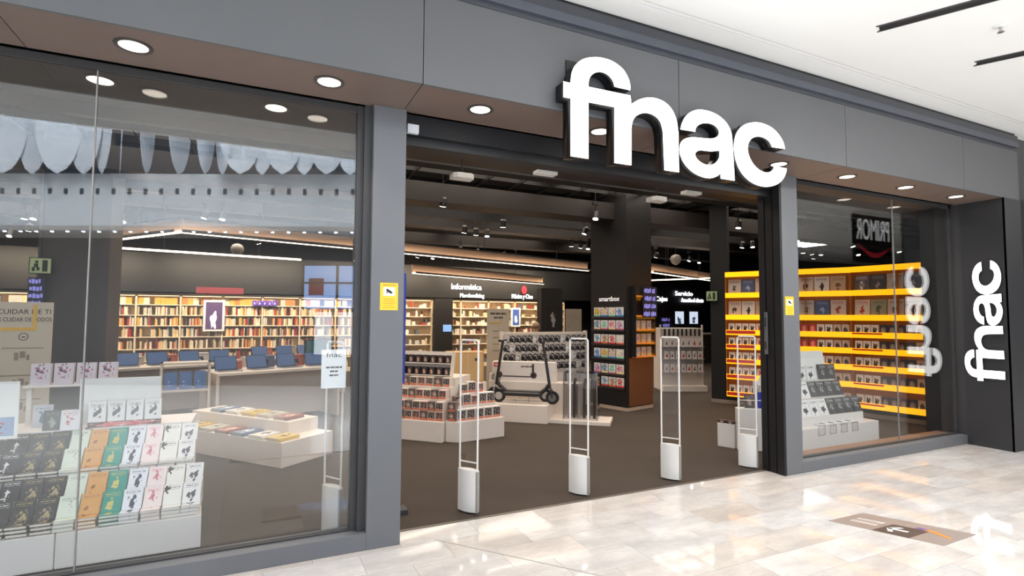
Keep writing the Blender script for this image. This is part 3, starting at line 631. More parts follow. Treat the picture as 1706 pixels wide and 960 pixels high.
# ================================================================ BOOKCASES ALONG THE BACK WALL
case_m = M('case_cream', (226,208,180), 0.5, var=0.04); shelf_m = M('case_shelf', (236,222,200), 0.5)
bookcols = [M('spine_%d' % i, c, 0.6, var=0.2, scale=8) for i, c in enumerate(((170,60,45),(214,170,80),(228,214,190),(120,80,60),(90,100,110),(205,130,70),(60,60,64),(222,196,150),(140,50,50),(190,190,180)))]
ordw = ['first','second','third','fourth','fifth','sixth','seventh','eighth','ninth','tenth','eleventh','twelfth','thirteenth','fourteenth','fifteenth','sixteenth','seventeenth']
case_body = MB().box(-0.49,0.49,0.30,0.32,0,2.24).box(-0.5,-0.48,0,0.32,0,2.24).box(0.48,0.5,0,0.32,0,2.24).box(-0.48,0.48,0,0.30,2.18,2.24).box(-0.48,0.48,0,0.30,0,0.12).mesh('carcass', case_m)
shelf_me = MB().box(-0.48,0.48,0.0,0.30,0,0.022).mesh('shelf', shelf_m)
zs = [0.42,0.74,1.06,1.36,1.64,1.92]
for i in range(17):
    x = -7.3 + 1.0*i
    cse = thing('bookcase', 'cream bookcase full of books along the back wall, %s from the left end' % ordw[i], 'bookcase', (x,13.0,0), 0, 'bookcases along the back wall')
    put('carcass', case_body, cse)
    for z in zs: put('shelf', shelf_me, cse, (0,0,z))
    mb = MB()
    for si, z in enumerate([0.12]+zs):
        z += 0.0225; xx = -0.47; hm = 0.27 if si < 6 else 0.2
        while xx < 0.44:
            if random.random() < 0.12: xx += random.uniform(0.03,0.12); continue
            if i >= 10 and random.random() < 0.35: xx += random.uniform(0.04,0.1); continue
            if i >= 10: wd = random.uniform(0.05,0.13); th = random.uniform(0.07,0.2); c = random.choice((2,2,7,9,9,0,4,3))
            elif si == 6: wd = 0.13; th = 0.18; c = random.choice((1,1,2,5)) if i in (3,4,5,6) else random.randrange(10)
            else: wd = random.uniform(0.016,0.05); th = random.uniform(0.17,min(0.26,hm)); c = random.choice((0,1,2,2,2,2,7,7,7,9,9,5,3,8,4))
            if xx+wd > 0.47: break
            y0 = random.uniform(0.02,0.06); mb.box(xx, xx+wd-0.002, y0, y0+(0.16 if si < 6 else 0.03), z, z+th, c); xx += wd
    bks = obj('shelved_books', mb, bookcols, None, (x,13.0,0)); bks['kind'] = 'stuff'
    tag(bks, 'rows of coloured book spines on the %s bookcase of the back wall' % ordw[i], 'books')
    bx('light_strip', -0.46, 0.46, 0.02, 0.05, 2.165, 2.18, M('case_led', (255,255,255), 0.5, emit=(255,214,160), strength=3), cse)
struct(obj('wall_header', MB().box(-10,12,12.86,13.0,2.27,3.3), M('header_black', (11,11,12), 0.5)))
# wall washers in front of the bookcases
for x in (-5.5, -1.5, 2.5, 6.5):
    area('shelf_washer', (x,11.7,3.2), (rad(52),0,0), 3.6, 0.12, 60, (1,0.80,0.58), 120)
sgn = M('sign_letters', (255,255,255), 0.4, emit=(245,248,255), strength=2.6)
def hsign(name, s, x, z, size, wide, y, lab):
    o = thing(name, lab, 'sign', (x, y, z)); t_ = text('lettering', s, size, sgn, o, (0,-0.02,0), extrude=0.012, align='LEFT')
    k = wide/max(t_.dimensions.x, 0.01) if t_.dimensions.x else 1.0
    xs = [v.co.x for v in t_.data.vertices]; k = wide/(max(xs)-min(xs)); t_.scale = (k,1,1)
hsign('department_sign', 'Informática', 4.78, 2.56, 0.26, 1.06, 12.85, 'glowing white Informática lettering on the black header of the back wall')
hsign('department_sign', 'Merchandising', 5.09, 2.30, 0.19, 0.85, 12.85, 'smaller glowing Merchandising lettering below Informática')
hsign('department_sign', 'Música y Cine', 6.98, 2.30, 0.22, 0.80, 12.85, 'glowing Música y Cine lettering right of Merchandising on the header')
# lightbox and banners at the back left
def lightbox(loc, wd, hh, lab, frame, bgc, fgc, seed):
    b = thing('lightbox', lab, 'lightbox', loc, 0, 'lit posters at the back of the shop')
    obj('frame', MB().box(-wd/2,wd/2,0,0.06,0,hh), frame, b, bevel=0.004)
    m = cover('lightbox_%d' % seed, bgc, fgc, None, seed, 0.6, False, fx=0.5, fz=0.35)
    bsdf = m.node_tree.nodes['Principled BSDF']; src = bsdf.inputs['Base Color'].links[0].from_socket
    m.node_tree.links.new(src, bsdf.inputs['Emission Color']); bsdf.inputs['Emission Strength'].default_value = 0.9
    bx('poster', -wd/2+0.06, wd/2-0.06, -0.006, 0, 0.06, hh-0.06, m, b)
lightbox((-2.0,12.94,1.22), 0.52, 0.86, 'white framed lit poster with a pale figure among the back left bookcases', whitep, (80,60,90), (235,235,245), 21)
lightbox((7.2,12.94,1.32), 0.36, 0.66, 'white framed lit poster with a blue figure at the back of the shop', whitep, (60,80,130), (235,240,250), 22)
tag(bx('red_banner', -2.44, -1.29, 12.82, 12.85, 2.25, 2.42, M('red_dark', (110,32,44), 0.6)), 'dark red header strip above the back left bookcases', 'banner')
for k in range(5): tag(bx('purple_box', -1.06+0.13*k, -0.95+0.13*k, 12.92, 12.99, 1.945, 2.08, cover('cover_purple', (96,70,190), (235,225,240), None, 31.0, 0.5, False)), 'purple and white box in the row atop the back left bookcases', 'box', 'purple boxes at the back left')
# ================================================================ LOW TABLES AND LAPTOP TABLES BEHIND THE LEFT WINDOW
lam = M('table_cream', (226,214,202), 0.45, var=0.03)
lt = thing('low_table', 'low cream display table standing askew behind the left window', 'table', (-0.69,2.47,0), math.atan2(0.785,-0.62), None)
# local x runs deep-left along the long side; the shop side lies at -y
obj('base', MB().box(0,2.1,-0.75,0,0,0.27), lam, lt, bevel=0.004); 
obj('upper_step', MB().box(0.25,2.0,-0.75,-0.30,0.27,0.42), lam, lt)
lf = Fr(-0.69,2.47, math.atan2(0.785,-0.62))
flat_m = [cover('magazine_%d' % k, a, b, None, 40.0+k, 0.6) for k, (a, b) in enumerate((((214,180,70),(90,70,40)),((226,220,210),(120,110,110)),((90,110,140),(220,220,220)),((150,80,60),(230,200,170)),((200,190,170),(70,60,60))))]
mag = [book_proto('magazine', 0.21, 0.28, 0.012, m, 'magazine') for m in flat_m]
magn = ['yellow','white','blue-grey','rust','stone-coloured']
for i in range(7):
    for s_, (ly, z0) in enumerate(((-0.155,0.2705),(-0.5,0.4205))):
        if s_ and not (1 <= i <= 5): continue
        for j in range(3):
            p = lf.p(0.16+0.29*i+random.uniform(-0.01,0.01), ly-0.13, z0+0.0125*(j+1))
            place_book(mag[(i+2*s_) % 5], p, (-PI/2,0,lf.a+random.uniform(-0.06,0.06)), '%s magazine piled on the low table %s, pile %s from the window' % (magn[(i+2*s_) % 5], 'step' if s_ else 'ledge', ordw[i]), 'magazines on the low table')
def desk(name, lab, x, y, a, wd, dp, hh):
    d = thing(name, lab, 'table', (x,y,0), a, 'white product tables')
    obj('top', MB().box(-wd/2,wd/2,-dp/2,dp/2,hh-0.04,hh), lam, d, bevel=0.003)
    for s_ in (-1,1): bx('side_panel', s_*(wd/2-0.02)-0.02, s_*(wd/2-0.02)+0.02, -dp/2+0.02, dp/2-0.02, 0, hh-0.04, lam, d)
    bx('back_panel', -wd/2+0.04, wd/2-0.04, -0.01, 0.01, 0.05, hh-0.04, lam, d)
    return Fr(x,y,a)
scr_m = M('laptop_screen', (60,74,96), 0.25, emit=(90,120,170), strength=0.35); alu = M('aluminium', (170,172,176), 0.35, 0.7)
lap = None
def laptop(loc, rz, lab):
    global lap
    if lap is None:
        lap = (MB().box(-0.16,0.16,-0.11,0.11,0,0.016).mesh('keyboard_base', alu), MB().box(-0.16,0.16,0,0.008,0,0.215).mesh('lid', M('laptop_lid', (52,54,60), 0.4)), MB().box(-0.148,0.148,-0.0015,0,0.012,0.205).mesh('screen', scr_m), MB().box(-0.14,0.14,-0.03,0.09,0.016,0.018).mesh('keys', black))
    t_ = thing('laptop', lab, 'laptop', loc, rz, 'laptops on the product tables')
    put('keyboard_base', lap[0], t_); put('keys', lap[3], t_); l_ = put('lid', lap[1], t_, (0,0.11,0.012), (-0.32,0,0)); put('screen', lap[2], l_)
tabs = [('front','white laptop table nearest the low table behind the left window',-0.70,5.55,0.35,1.9,0.8),('middle','white laptop table in the middle distance behind the left window',-2.2,6.9,0.35,1.9,0.8),('rear','white laptop table before the back left bookcases',-0.2,8.3,0.35,1.9,0.8),('far','white product table deep behind the left column',-4.2,8.2,0.2,1.9,0.8)]
for nm, lab, x, y, a, wd, dp in tabs:
    fr = desk('product_table', lab, x, y, a, wd, dp, 0.82)
    for k in range(4):
        laptop(fr.p(-0.70+0.46*k, -0.12, 0.82), a+random.uniform(-0.15,0.15), 'open laptop on the %s laptop table, %s from its left end' % (nm, ordw[k]))
    for k in range(3):
        b_ = obj('cardboard_box', MB().box(-0.13,0.13,-0.08,0.08,0,random.uniform(0.12,0.22)), cover('pack_%s_%d' % (nm,k), random.choice(((200,190,180),(110,120,150),(190,110,90),(220,216,210))), (60,60,70), None, 50.0+k, 0.5), None, fr.p(-0.55+0.5*k, 0.24, 0.82), (0,0,a)); tag(b_, 'printed product box at the rear of the %s laptop table, %s from left' % (nm, ordw[k]), 'box', 'boxes on the laptop tables')
# blue cartons in an open white frame
bf = thing('carton_frame', 'white open frame holding blue cartons behind the low table', 'shelf unit', (-1.83,4.74,0), 0.1)
obj('frame', MB().box(-0.30,-0.27,0,0.3,0,1.0).box(0.27,0.30,0,0.3,0,1.0).box(-0.27,0.27,0,0.3,0.60,0.63).box(-0.30,0.30,0,0.3,0.97,1.0), lam, bf)
bluec = cover('carton_blue', (104,136,190), (225,230,240), None, 61.0, 0.35, False)
for k in range(3): tag(obj('blue_carton', MB().box(-0.075,0.075,-0.08,0.08,0,0.24), bluec, None, Fr(-1.83,4.74,0.1).p(-0.175+0.175*k,0.11,0.6302), (0,0,0.1)), 'blue carton in the white open frame, %s from the left' % ordw[k], 'box', 'blue cartons')
# monitors and a tall counter terminal between tables
def monitor(loc, rz, lab):
    t_ = thing('monitor', lab, 'monitor', loc, rz)
    obj('foot', MB().box(-0.1,0.1,-0.07,0.07,0,0.012), black, t_); obj('neck', MB().box(-0.02,0.02,-0.015,0.015,0.012,0.2), black, t_)
    sc_ = obj('casing', MB().box(-0.24,0.24,-0.02,0.015,0.14,0.43), black, t_); bx('screen', -0.225, 0.225, -0.023, -0.02, 0.155, 0.415, M('monitor_screen', (50,70,80), 0.2, emit=(70,110,110), strength=0.4), sc_)
monitor((0.0,5.97,0.82), 0.5, 'black monitor standing on the front laptop table')

# ================================================================ COLLECTIBLE BOX TABLES LEFT OF THE ENTRANCE
def figure_box(nm, w_, h_, d_, fr_rgb, dark):
    fm = M('figbox_%s' % nm, fr_rgb, 0.45, var=0.06)
    art = cover('figart_%s' % nm, (70,62,60), dark, (225,205,190), 70.0+len(nm)*3.3, 0.75, False, size=1.3)
    shell_ = MB().box(-w_/2,w_/2,0.004,d_,0,h_).mesh('figure_box', fm)
    win = MB().box(-w_/2+0.01,w_/2-0.01,0.0,0.004,0.035,h_-0.012).mesh('window', art)
    lbl = MB().box(-w_/2+0.006,w_/2-0.006,0.0,0.004,0.006,0.03).mesh('name_label', M('figlabel_%s' % nm, (215,120,90), 0.5))
    return (shell_, win, lbl)
fboxes = [figure_box('pink', 0.112,0.125,0.09,(226,196,186),(120,60,50)), figure_box('cream',0.112,0.125,0.09,(224,212,196),(40,40,44)), figure_box('dark',0.112,0.125,0.09,(120,104,98),(200,170,150)), figure_box('white',0.125,0.15,0.1,(232,226,220),(50,46,48))]
fnames = ['pink','cream','dark brown','white']
def put_fig(k, loc, rz, lab, tilt=0.0):
    f = fboxes[k]; o = put('figure_box', f[0], None, loc, (tilt,0,rz)); tag(o, lab, 'box', 'collectible figure boxes'); put('window', f[1], o); put('name_label', f[2], o)
A1 = math.atan2(-0.41,0.40)
f1 = Fr(1.26,2.90,A1)          # front right corner of the first plinth; local x runs deep-left negative
pl1 = thing('figure_table', 'white stepped plinth of collectible boxes beside the left entrance pillar', 'display stand', (1.26,2.90,0), A1)
obj('base', MB().box(-1.4,0,0,0.95,0,0.265), lam, pl1, bevel=0.004)
for x0, y0, y1, z1 in ((-1.35,0.16,0.95,0.53),(-1.3,0.30,0.95,0.68),(-1.25,0.45,0.95,0.80)): bx('step', x0, -0.03, y0, y1, 0.265 if z1 < 0.6 else (0.53 if z1 < 0.7 else 0.68), z1, lam, pl1)
for r in range(2):
    for k in range(11): put_fig((k+r) % 3, f1.p(-0.07-0.118*k, 0.05, 0.2655+0.126*r), A1, '%s figure box in the %s row of the pillar-side plinth, %s from right' % (fnames[(k+r) % 3], ['lowest','second'][r], ordw[k]))
for k in range(10): put_fig((k*2) % 3, f1.p(-0.10-0.118*k, 0.19, 0.5305), A1, '%s figure box on step one of the pillar-side plinth, %s from right' % (fnames[(k*2) % 3], ordw[k]))
for k in range(9): put_fig((k+1) % 4 if k % 2 else 1, f1.p(-0.12-0.13*k, 0.34, 0.6805), A1, '%s figure box on step two of the pillar-side plinth, %s from right' % (fnames[(k+1) % 4 if k % 2 else 1], ordw[k]))
# slanted white rack with two rows of dark tubs
rk2 = thing('slanted_rack', 'white slanted rack with two rows of dark figure packs on the pillar-side plinth', 'rack', f1.p(-0.55,0.52,0.80), A1)
mt = Matrix.Rotation(-0.22, 4, 'X')
obj('backboard', MB().box(-0.42,0.42,0.02,0.04,0,0.36,mat=mt), lam, rk2)
for z in (0.0,0.17): obj('ledge', MB().box(-0.42,0.42,-0.06,0.02,z,z+0.012,mat=mt), lam, rk2)
obj('side_cheek', MB().box(-0.43,-0.42,-0.06,0.04,0,0.36,mat=mt), lam, rk2); obj('side_cheek', MB().box(0.42,0.43,-0.06,0.04,0,0.36,mat=mt), lam, rk2)
tub = MB().prism([(-0.04,-0.045),(0.04,-0.045),(0.05,0.015),(-0.05,0.015)], 0, 0.115).mesh('figure_pack', cover('cover_tub', (52,44,44), (190,150,130), None, 81.0, 0.5, False))
for r in range(2):
    for k in range(7):
        q_ = mt @ Vector((-0.36+0.12*k, 0.0, 0.0125+0.17*r)); o = put('figure_pack', tub, None, f1.p(-0.55+q_.x, 0.52+q_.y, 0.80+q_.z), (-0.22,0,A1)); tag(o, 'dark figure pack in the %s row of the slanted rack, %s from left' % (['lower','upper'][r], ordw[k]), 'pack', 'dark packs on the slanted rack')
A2 = math.atan2(0.114,0.71)
f2 = Fr(1.467,2.823,A2)
pl2 = thing('figure_table', 'white plinth of larger collectible boxes facing the entrance', 'display stand', (1.467,2.823,0), A2)
obj('base', MB().prism([(0,0),(0.72,0),(0.72,0.6),(0.52,0.6),(-0.12,0.143)], 0, 0.265), lam, pl2, bevel=0.003)
obj('step', MB().prism([(0.02,0.2),(0.70,0.2),(0.70,0.6),(0.52,0.6),(0.02,0.243)], 0.265, 0.44), lam, pl2); obj('step', MB().prism([(0.20,0.36),(0.66,0.36),(0.66,0.6),(0.53,0.6),(0.20,0.37)], 0.44, 0.58), lam, pl2)
for x in (0.12,0.6): obj('caster', MB().box(x-0.02,x+0.02,0.02,0.05,-0.0,0.012), gate_d, pl2)
for k in range(5): put_fig(3, f2.p(0.075+0.138*k, 0.05, 0.2655), A2, 'white figure box in the entrance plinth front row, %s from left' % ordw[k])
for k in range(5): put_fig([2,3,0,3,3][k], f2.p(0.115+0.128*k, 0.21, 0.4405), A2, '%s figure box on the entrance plinth middle step, %s from left' % (fnames[[2,3,0,3,3][k]], ordw[k]))
for k in range(3): put_fig([1,3,0,3][k], f2.p(0.29+0.132*k, 0.38, 0.5805), A2, '%s figure box on the entrance plinth top step, %s from left' % (fnames[[1,3,0,3][k]], ordw[k]))
fA = Fr(1.467,2.823, math.atan2(0.137,-0.144))
for r in range(2):
    for k in range(1): put_fig(2, (1.395-0.0,2.92,0.2655+0.126*r), rad(-45), 'dark figure box %s at the chamfered corner between the two plinths' % ['resting low','stacked upper'][r])

# ================================================================ SCOOTER PLATFORM
pf = thing('scooter_platform', 'low cream two-level platform carrying the electric scooters', 'platform', (3.139,3.432,0), math.atan2(-0.43,0.505))
PA = math.atan2(-0.43,0.505); fp = Fr(3.139,3.432,PA)
obj('lower_deck', MB().box(-1.04,0,0,0.62,0,0.275), lam, pf, bevel=0.004)
obj('upper_deck', MB().box(-1.15,0.42,0.62,0.92,0,0.56), lam, pf, bevel=0.004)
obj('side_tray', MB().box(0.0,0.95,0.10,0.62,0,0.055), lam, pf, bevel=0.003)
dk = M('scooter_dark', (38,36,38), 0.4); tyre = M('tyre', (28,27,27), 0.8); gr_l = M('scooter_grey', (176,172,168), 0.4, 0.3)
def scooter(loc, rz, lab, light=False):
    """front wheel at +x, stands on z=0"""
    s_ = thing('electric_scooter', lab, 'scooter', loc, rz, 'electric scooters')
    body = gr_l if light else dk
    for nm, x in (('front_wheel',0.44),('rear_wheel',-0.44)):
        mt_ = Matrix.Translation((x,0,0.105)) @ Matrix.Rotation(PI/2,4,'X')
        w_ = obj(nm, MB().lathe([(0.062,-0.022),(0.098,-0.026),(0.106,-0.012),(0.106,0.012),(0.098,0.026),(0.062,0.022)], 24, mat=mt_), tyre, s_, smooth=False)
        obj('rim', MB().lathe([(0.02,-0.026),(0.062,-0.024),(0.064,0.0),(0.062,0.024),(0.02,0.026)], 20, mat=mt_), M('rim_grey', (120,118,118), 0.4, 0.5) if nm == 'front_wheel' else gr_l, w_)
    obj('deck', MB().prism([(-0.36,-0.075),(0.20,-0.075),(0.27,-0.04),(0.27,0.04),(0.20,0.075),(-0.36,0.075)], 0.115, 0.165), dk, s_, bevel=0.006)
    obj('neck', MB().tube([(0.22,0,0.14),(0.34,0,0.24),(0.38,0,0.30)], 0.032, 10), dk, s_)
    obj('fork', MB().tube([(0.44,0.036,0.105),(0.425,0.036,0.22),(0.40,0.0,0.26)], 0.014, 8).tube([(0.44,-0.036,0.105),(0.425,-0.036,0.22),(0.40,0.0,0.26)], 0.014, 8), body, s_)
    obj('stem', MB().tube([(0.40,0,0.25),(0.29,0,0.98)], 0.024, 10), dk, s_)
    hb = obj('handlebar', MB().tube([(0.29,-0.21,0.985),(0.285,0,0.985),(0.29,0.21,0.985)], 0.012, 8), dk, s_)
    for yy in (-1,1): obj('grip', MB().tube([(0.29,yy*0.12,0.985),(0.29,yy*0.22,0.985)], 0.018, 8), tyre, hb)
    obj('brake_lever', MB().tube([(0.30,0.10,0.98),(0.34,0.16,0.965)], 0.006, 6), gr_l, hb)
    obj('rear_fender', MB().add([(-0.44+0.125*math.cos(a),yy,0.105+0.125*math.sin(a)) for a in [rad(60+20*k) for k in range(6)] for yy in (-0.03,0.03)], [(2*k,2*k+1,2*k+3,2*k+2) for k in range(5)]), dk, s_)
    obj('kickstand', MB().tube([(0.05,0.06,0.12),(0.02,0.14,0.0)], 0.008, 6), gr_l, s_)
    obj('headlamp', MB().box(0.30,0.335,-0.02,0.02,0.90,0.94), gr_l, s_)
p = fp.p(-0.40,0.20,0.275); scooter(p, PA+rad(0), 'black electric scooter standing at the right front of the platform')
p = fp.p(-0.56,0.44,0.275); scooter(p, PA+rad(180), 'electric scooter with pale fork at the left end of the platform', True)
sb_ = thing('scooter_carton', 'big white carton printed with a scooter on the upper deck', 'box', fp.p(-0.55,0.66,0.56), PA)
obj('carton', MB().box(-0.55,0.55,0,0.18,0,0.33), M('carton_white', (228,220,212), 0.5), sb_)
pr_ = M('carton_print', (74,64,62), 0.6)
mb = MB(); 
for xx in (-0.42,0.18):
    mb.prism([(xx+0.055*math.cos(2*PI*k/16), 0.11+0.055*math.sin(2*PI*k/16)) for k in range(16)], -0.003, -0.001, mat=Matrix.Rotation(PI/2,4,'X') @ Matrix.Translation((0,0,0.004)))
mb.box(-0.36,0.15,-0.003,-0.001,0.075,0.095).box(0.15,0.19,-0.003,-0.001,0.08,0.30)
obj('scooter_print', mb, pr_, sb_)
obj('red_badge', MB().box(-0.52,-0.40,-0.003,-0.001,0.24,0.31), M('badge_red', (190,50,44), 0.5), sb_)
blurred_line('badge_lettering', M('badge_white', (240,236,232), 0.5), sb_, -0.46, -0.003, 0.26, 0.08, 0.03)
blurred_line('lettering', pr_, sb_, 0.06, -0.001, 0.24, 0.2, 0.03)
for k, (lx, wd, hh, a, b, lab) in enumerate(((-1.02,0.14,0.16,(120,150,60),(230,240,220),'green and white small box left of the scooter carton'),(-0.90,0.10,0.2,(70,90,150),(230,230,240),'blue small box left of the scooter carton'),(-1.10,0.10,0.12,(226,222,220),(60,60,60),'white small box with black print at the end of the upper deck'))):
    tag(obj('accessory_box', MB().box(-wd/2,wd/2,0,0.1,0,hh), cover('accessory_%d' % k, a, b, None, 90.0+k, 0.5, False), None, fp.p(lx,0.66+0.12*(k%2),0.56), (0,0,PA)), lab, 'box')
# crate-like plywood locker
ck = thing('plywood_crate', 'plywood crate with a small latch standing behind the scooters', 'crate', (2.18,4.40,0.0), -0.1)
ply = M('plywood', (196,158,104), 0.6, var=0.15, scale=3)
obj('plinth', MB().box(-0.32,0.32,-0.02,0.5,0,0.58), lam, ck); obj('carcass', MB().box(-0.28,0.28,0,0.45,0.58,1.07), ply, ck)
obj('door', MB().box(-0.25,0.25,-0.015,0,0.61,1.04), M('plywood_light', (208,172,118), 0.6, var=0.12, scale=3), ck); obj('latch', MB().box(0.12,0.16,-0.025,-0.015,0.93,0.97), charcoal, ck)
tag(obj('pink_game_box', MB().box(-0.05,0.05,0,0.3,0,0.44), cover('cover_pinkgame', (214,130,140), (90,40,50), None, 95.0, 0.6), None, (1.80,4.46,0.0005), (0,0,-0.1)), 'pink game box standing on end beside the plywood crate', 'box')
# clear acrylic case with hanging tubes
ac = thing('acrylic_case', 'clear acrylic display case with dark upright tubes on the side tray', 'display case', fp.p(0.48,0.36,0.055), PA)
obj('case_walls', MB().box(-0.27,0.27,-0.17,-0.164,0,0.72).box(-0.27,0.27,0.164,0.17,0,0.72).box(-0.27,-0.264,-0.164,0.164,0,0.72).box(0.264,0.27,-0.164,0.164,0,0.72).box(-0.27,0.27,-0.17,0.17,0.72,0.726), glass('acrylic', 0.10, (0.93,0.93,0.94)), ac)
for k in range(6):
    obj('tube', MB().tube([(-0.2+0.08*k,0.02*(k%2),0.0),(-0.2+0.08*k,0.02*(k%2),0.5+0.02*(k%3)),(-0.18+0.08*k,0.05,0.62)], 0.022, 8), dk if k % 2 else gr_l, ac)
for s_ in (-1,1): obj('corner_post', MB().tube([(s_*0.26,-0.16,0),(s_*0.26,-0.16,0.74)], 0.01, 6), chrome, ac)

# ================================================================ HEADPHONE GONDOLA
GA = 0.0; gd = thing('headphone_gondola', 'white gondola wall hung with headphone packs behind the scooters', 'gondola', (3.90,4.86,0), 0)
obj('back_panel', MB().box(-0.9,0.85,0,0.04,0,1.38), lam, gd); obj('header_rail', MB().box(-0.9,0.85,-0.03,0,1.33,1.38), M('rail_cream', (214,200,184), 0.5), gd)
for s_ in (-0.92,0.85): obj('side_post', MB().box(s_,s_+0.03,-0.05,0.05,0,1.40), lam, gd)
card_me = MB().box(-0.052,0.052,0,0.02,0,0.15).mesh('headphone_pack', M('pack_card', (206,196,188), 0.5, var=0.1, rand=0.12))
hp_me = MB().lathe([(0.010,-0.02),(0.034,-0.018),(0.036,0.0),(0.02,0.004)], 10, mat=Matrix.Translation((-0.016,-0.0,0.075)) @ Matrix.Rotation(PI/2,4,'X')).tube([(-0.04,-0.008,0.08),(-0.03,-0.008,0.125),(0.0,-0.008,0.138),(0.03,-0.008,0.125),(0.04,-0.008,0.08)], 0.008, 6).lathe([(0.010,-0.02),(0.028,-0.016),(0.030,0.0)], 10, mat=Matrix.Translation((0.028,0,0.06)) @ Matrix.Rotation(PI/2,4,'X')).mesh('headphones', M('headphone_black', (28,27,29), 0.35))
for v in hp_me.vertices: v.co = Vector((v.co.x*1.2, v.co.y*1.2, (v.co.z-0.085)*1.2+0.08))
hp_w = hp_me.copy(); hp_w.materials.clear(); hp_w.materials.append(M('headphone_white', (226,220,216), 0.35))
for r in range(4):
    for k in range(15):
        o = put('headphone_pack', card_me, None, (3.90-0.82+0.117*k, 4.835, 1.17-0.165*r)); wh = (k*7+r*3) % 5 == 0
        tag(o, '%s headphone pack in gondola row %s from top, %s from left' % ('white' if wh else 'black', ordw[r], ordw[k]), 'headphones', 'headphone packs on the gondola')
        put('headphones', hp_w if wh else hp_me, o)
# ================================================================ TOTEMS AND DARK PANEL BEHIND THE GONDOLA
t2 = thing('care_totem', 'beige hygiene notice totem left of the headphone gondola', 'sign', (3.44,6.0,0))
bx('panel', -0.24, 0.24, 0, 0.02, 0.02, 1.82, beige, t2); bx('foot', -0.28, 0.28, -0.1, 0.12, 0, 0.02, charcoal, t2)
blurred_line('lettering', ink, t2, 0, -0.001, 1.70, 0.36, 0.042); blurred_line('lettering', ink, t2, 0.0, -0.001, 1.62, 0.2, 0.042)
obj('yellow_bracket', MB().box(-0.18,0.06,-0.003,0,1.52,1.545).box(0.04,0.06,-0.003,0,1.545,1.60), M('bracket_yellow', (222,176,70), 0.6), t2)
for k in range(4): obj('caption_line', MB().box(-0.12,0.12,-0.003,0,1.36-0.13*k,1.38-0.13*k), M('print_soft', (150,138,122), 0.7), t2)
dp_ = thing('display_partition', 'tall black panel with a pale figure print deep behind the gondola', 'panel', (6.48,9.0,0))
obj('panel', MB().box(-0.42,0.25,0,0.25,0,2.45), M('panel_black', (30,28,28), 0.5), dp_); bx('figure_print', -0.22, 0.12, -0.004, 0, 1.35, 1.95, cover('panel_art', (34,32,32), (150,145,145), None, 101.0, 0.7, False), dp_)
t3 = thing("grey_totem", "grey notice totem right of the tall black panel", "sign", (7.06,8.95,0))
bx('panel', -0.26, 0.26, 0, 0.02, 0.02, 1.89, M('totem_grey', (150,138,126), 0.6), t3); bx('foot', -0.3, 0.3, -0.1, 0.1, 0, 0.02, charcoal, t3)
for k in range(3): obj('caption_line', MB().box(-0.14,0.14,-0.003,0,1.70-0.07*k,1.72-0.07*k), M('print_soft', (150,138,122), 0.7), t3)
# ================================================================ GIFT BOX COLUMN
CA = math.atan2(0.18,0.70); cf = Fr(4.978,3.846,CA)
gc = thing('gift_box_column', 'black column with lettering smartbox and six ledges of gift boxes', 'column', (4.978,3.846,0), CA)
obj('body', MB().box(0.0,0.74,0.0,0.84,0.06,4.14), M('column_black', (26,25,26), 0.45), gc)
obj('skirting', MB().box(-0.008,0.748,-0.008,0.848,0,0.06), M('skirting_cream', (190,170,150), 0.4), gc)
# left face (local x=0): text runs from y=0.75 to 0
tl = text('lettering', 'smartbox', 0.125, M('smart_letters', (235,230,226), 0.5, emit=(255,250,245), strength=0.6), gc, (-0.003,0.40,1.955), (PI/2,0,-PI/2), extrude=0.002)
ledge_z = [1.67,1.435,1.175,0.92,0.645,0.41]
gcol = [((90,130,190),(225,230,235)),((200,70,60),(235,220,210)),((120,160,190),(60,60,70)),((230,225,200),(150,110,90)),((190,150,110),(80,60,50)),((170,110,160),(235,225,230)),((220,190,160),(120,60,50)),((80,140,180),(235,235,235)),((200,60,90),(240,220,220)),((230,190,60),(120,80,40)),((235,228,222),(150,140,140)),((110,190,160),(240,240,235))]
strip = [M('gift_strip_%d' % i, c, 0.5) for i, c in enumerate(((70,140,210),(215,60,60),(235,215,150),(120,200,170),(230,110,60),(230,130,160)))]
gift_me = []
for i, (a, b) in enumerate(gcol):
    m = cover('gift_%d' % i, (222,216,210), a, b, 110.0+i, 0.8, False, axis='y', size=1.5)
    gift_me.append((MB().box(-0.03,0,-0.075,0.075,0.03,0.17).mesh('gift_box', m), MB().box(-0.032,0.0,-0.075,0.075,0.0,0.03).mesh('base_band', strip[i % 6])))
gw = ['blue','red','teal and dark','cream','tan','violet','peach','sky blue','crimson','yellow','white','mint']
for r, z in enumerate(ledge_z):
    bx('ledge', -0.06, 0.0, 0.03, 0.78, z-0.02, z, M('ledge_black', (30,29,30), 0.4), gc)
    bx('price_rail', -0.064, -0.06, 0.03, 0.78, z-0.03, z+0.006, M('rail_dark', (60,50,52), 0.4), gc)
    for k in range(4 if r < 5 else 3):
        i = (r*5+k*3) % 12; o = put('gift_box', gift_me[i][0], None, cf.p(-0.022,0.12+0.175*k,z+0.0005), (0,0,CA)); tag(o, '%s gift box on the black column, %s ledge from above, %s from right' % (gw[i], ordw[r], ordw[k]), 'gift box', 'gift boxes on the column')
        put('base_band', gift_me[i][1], o)
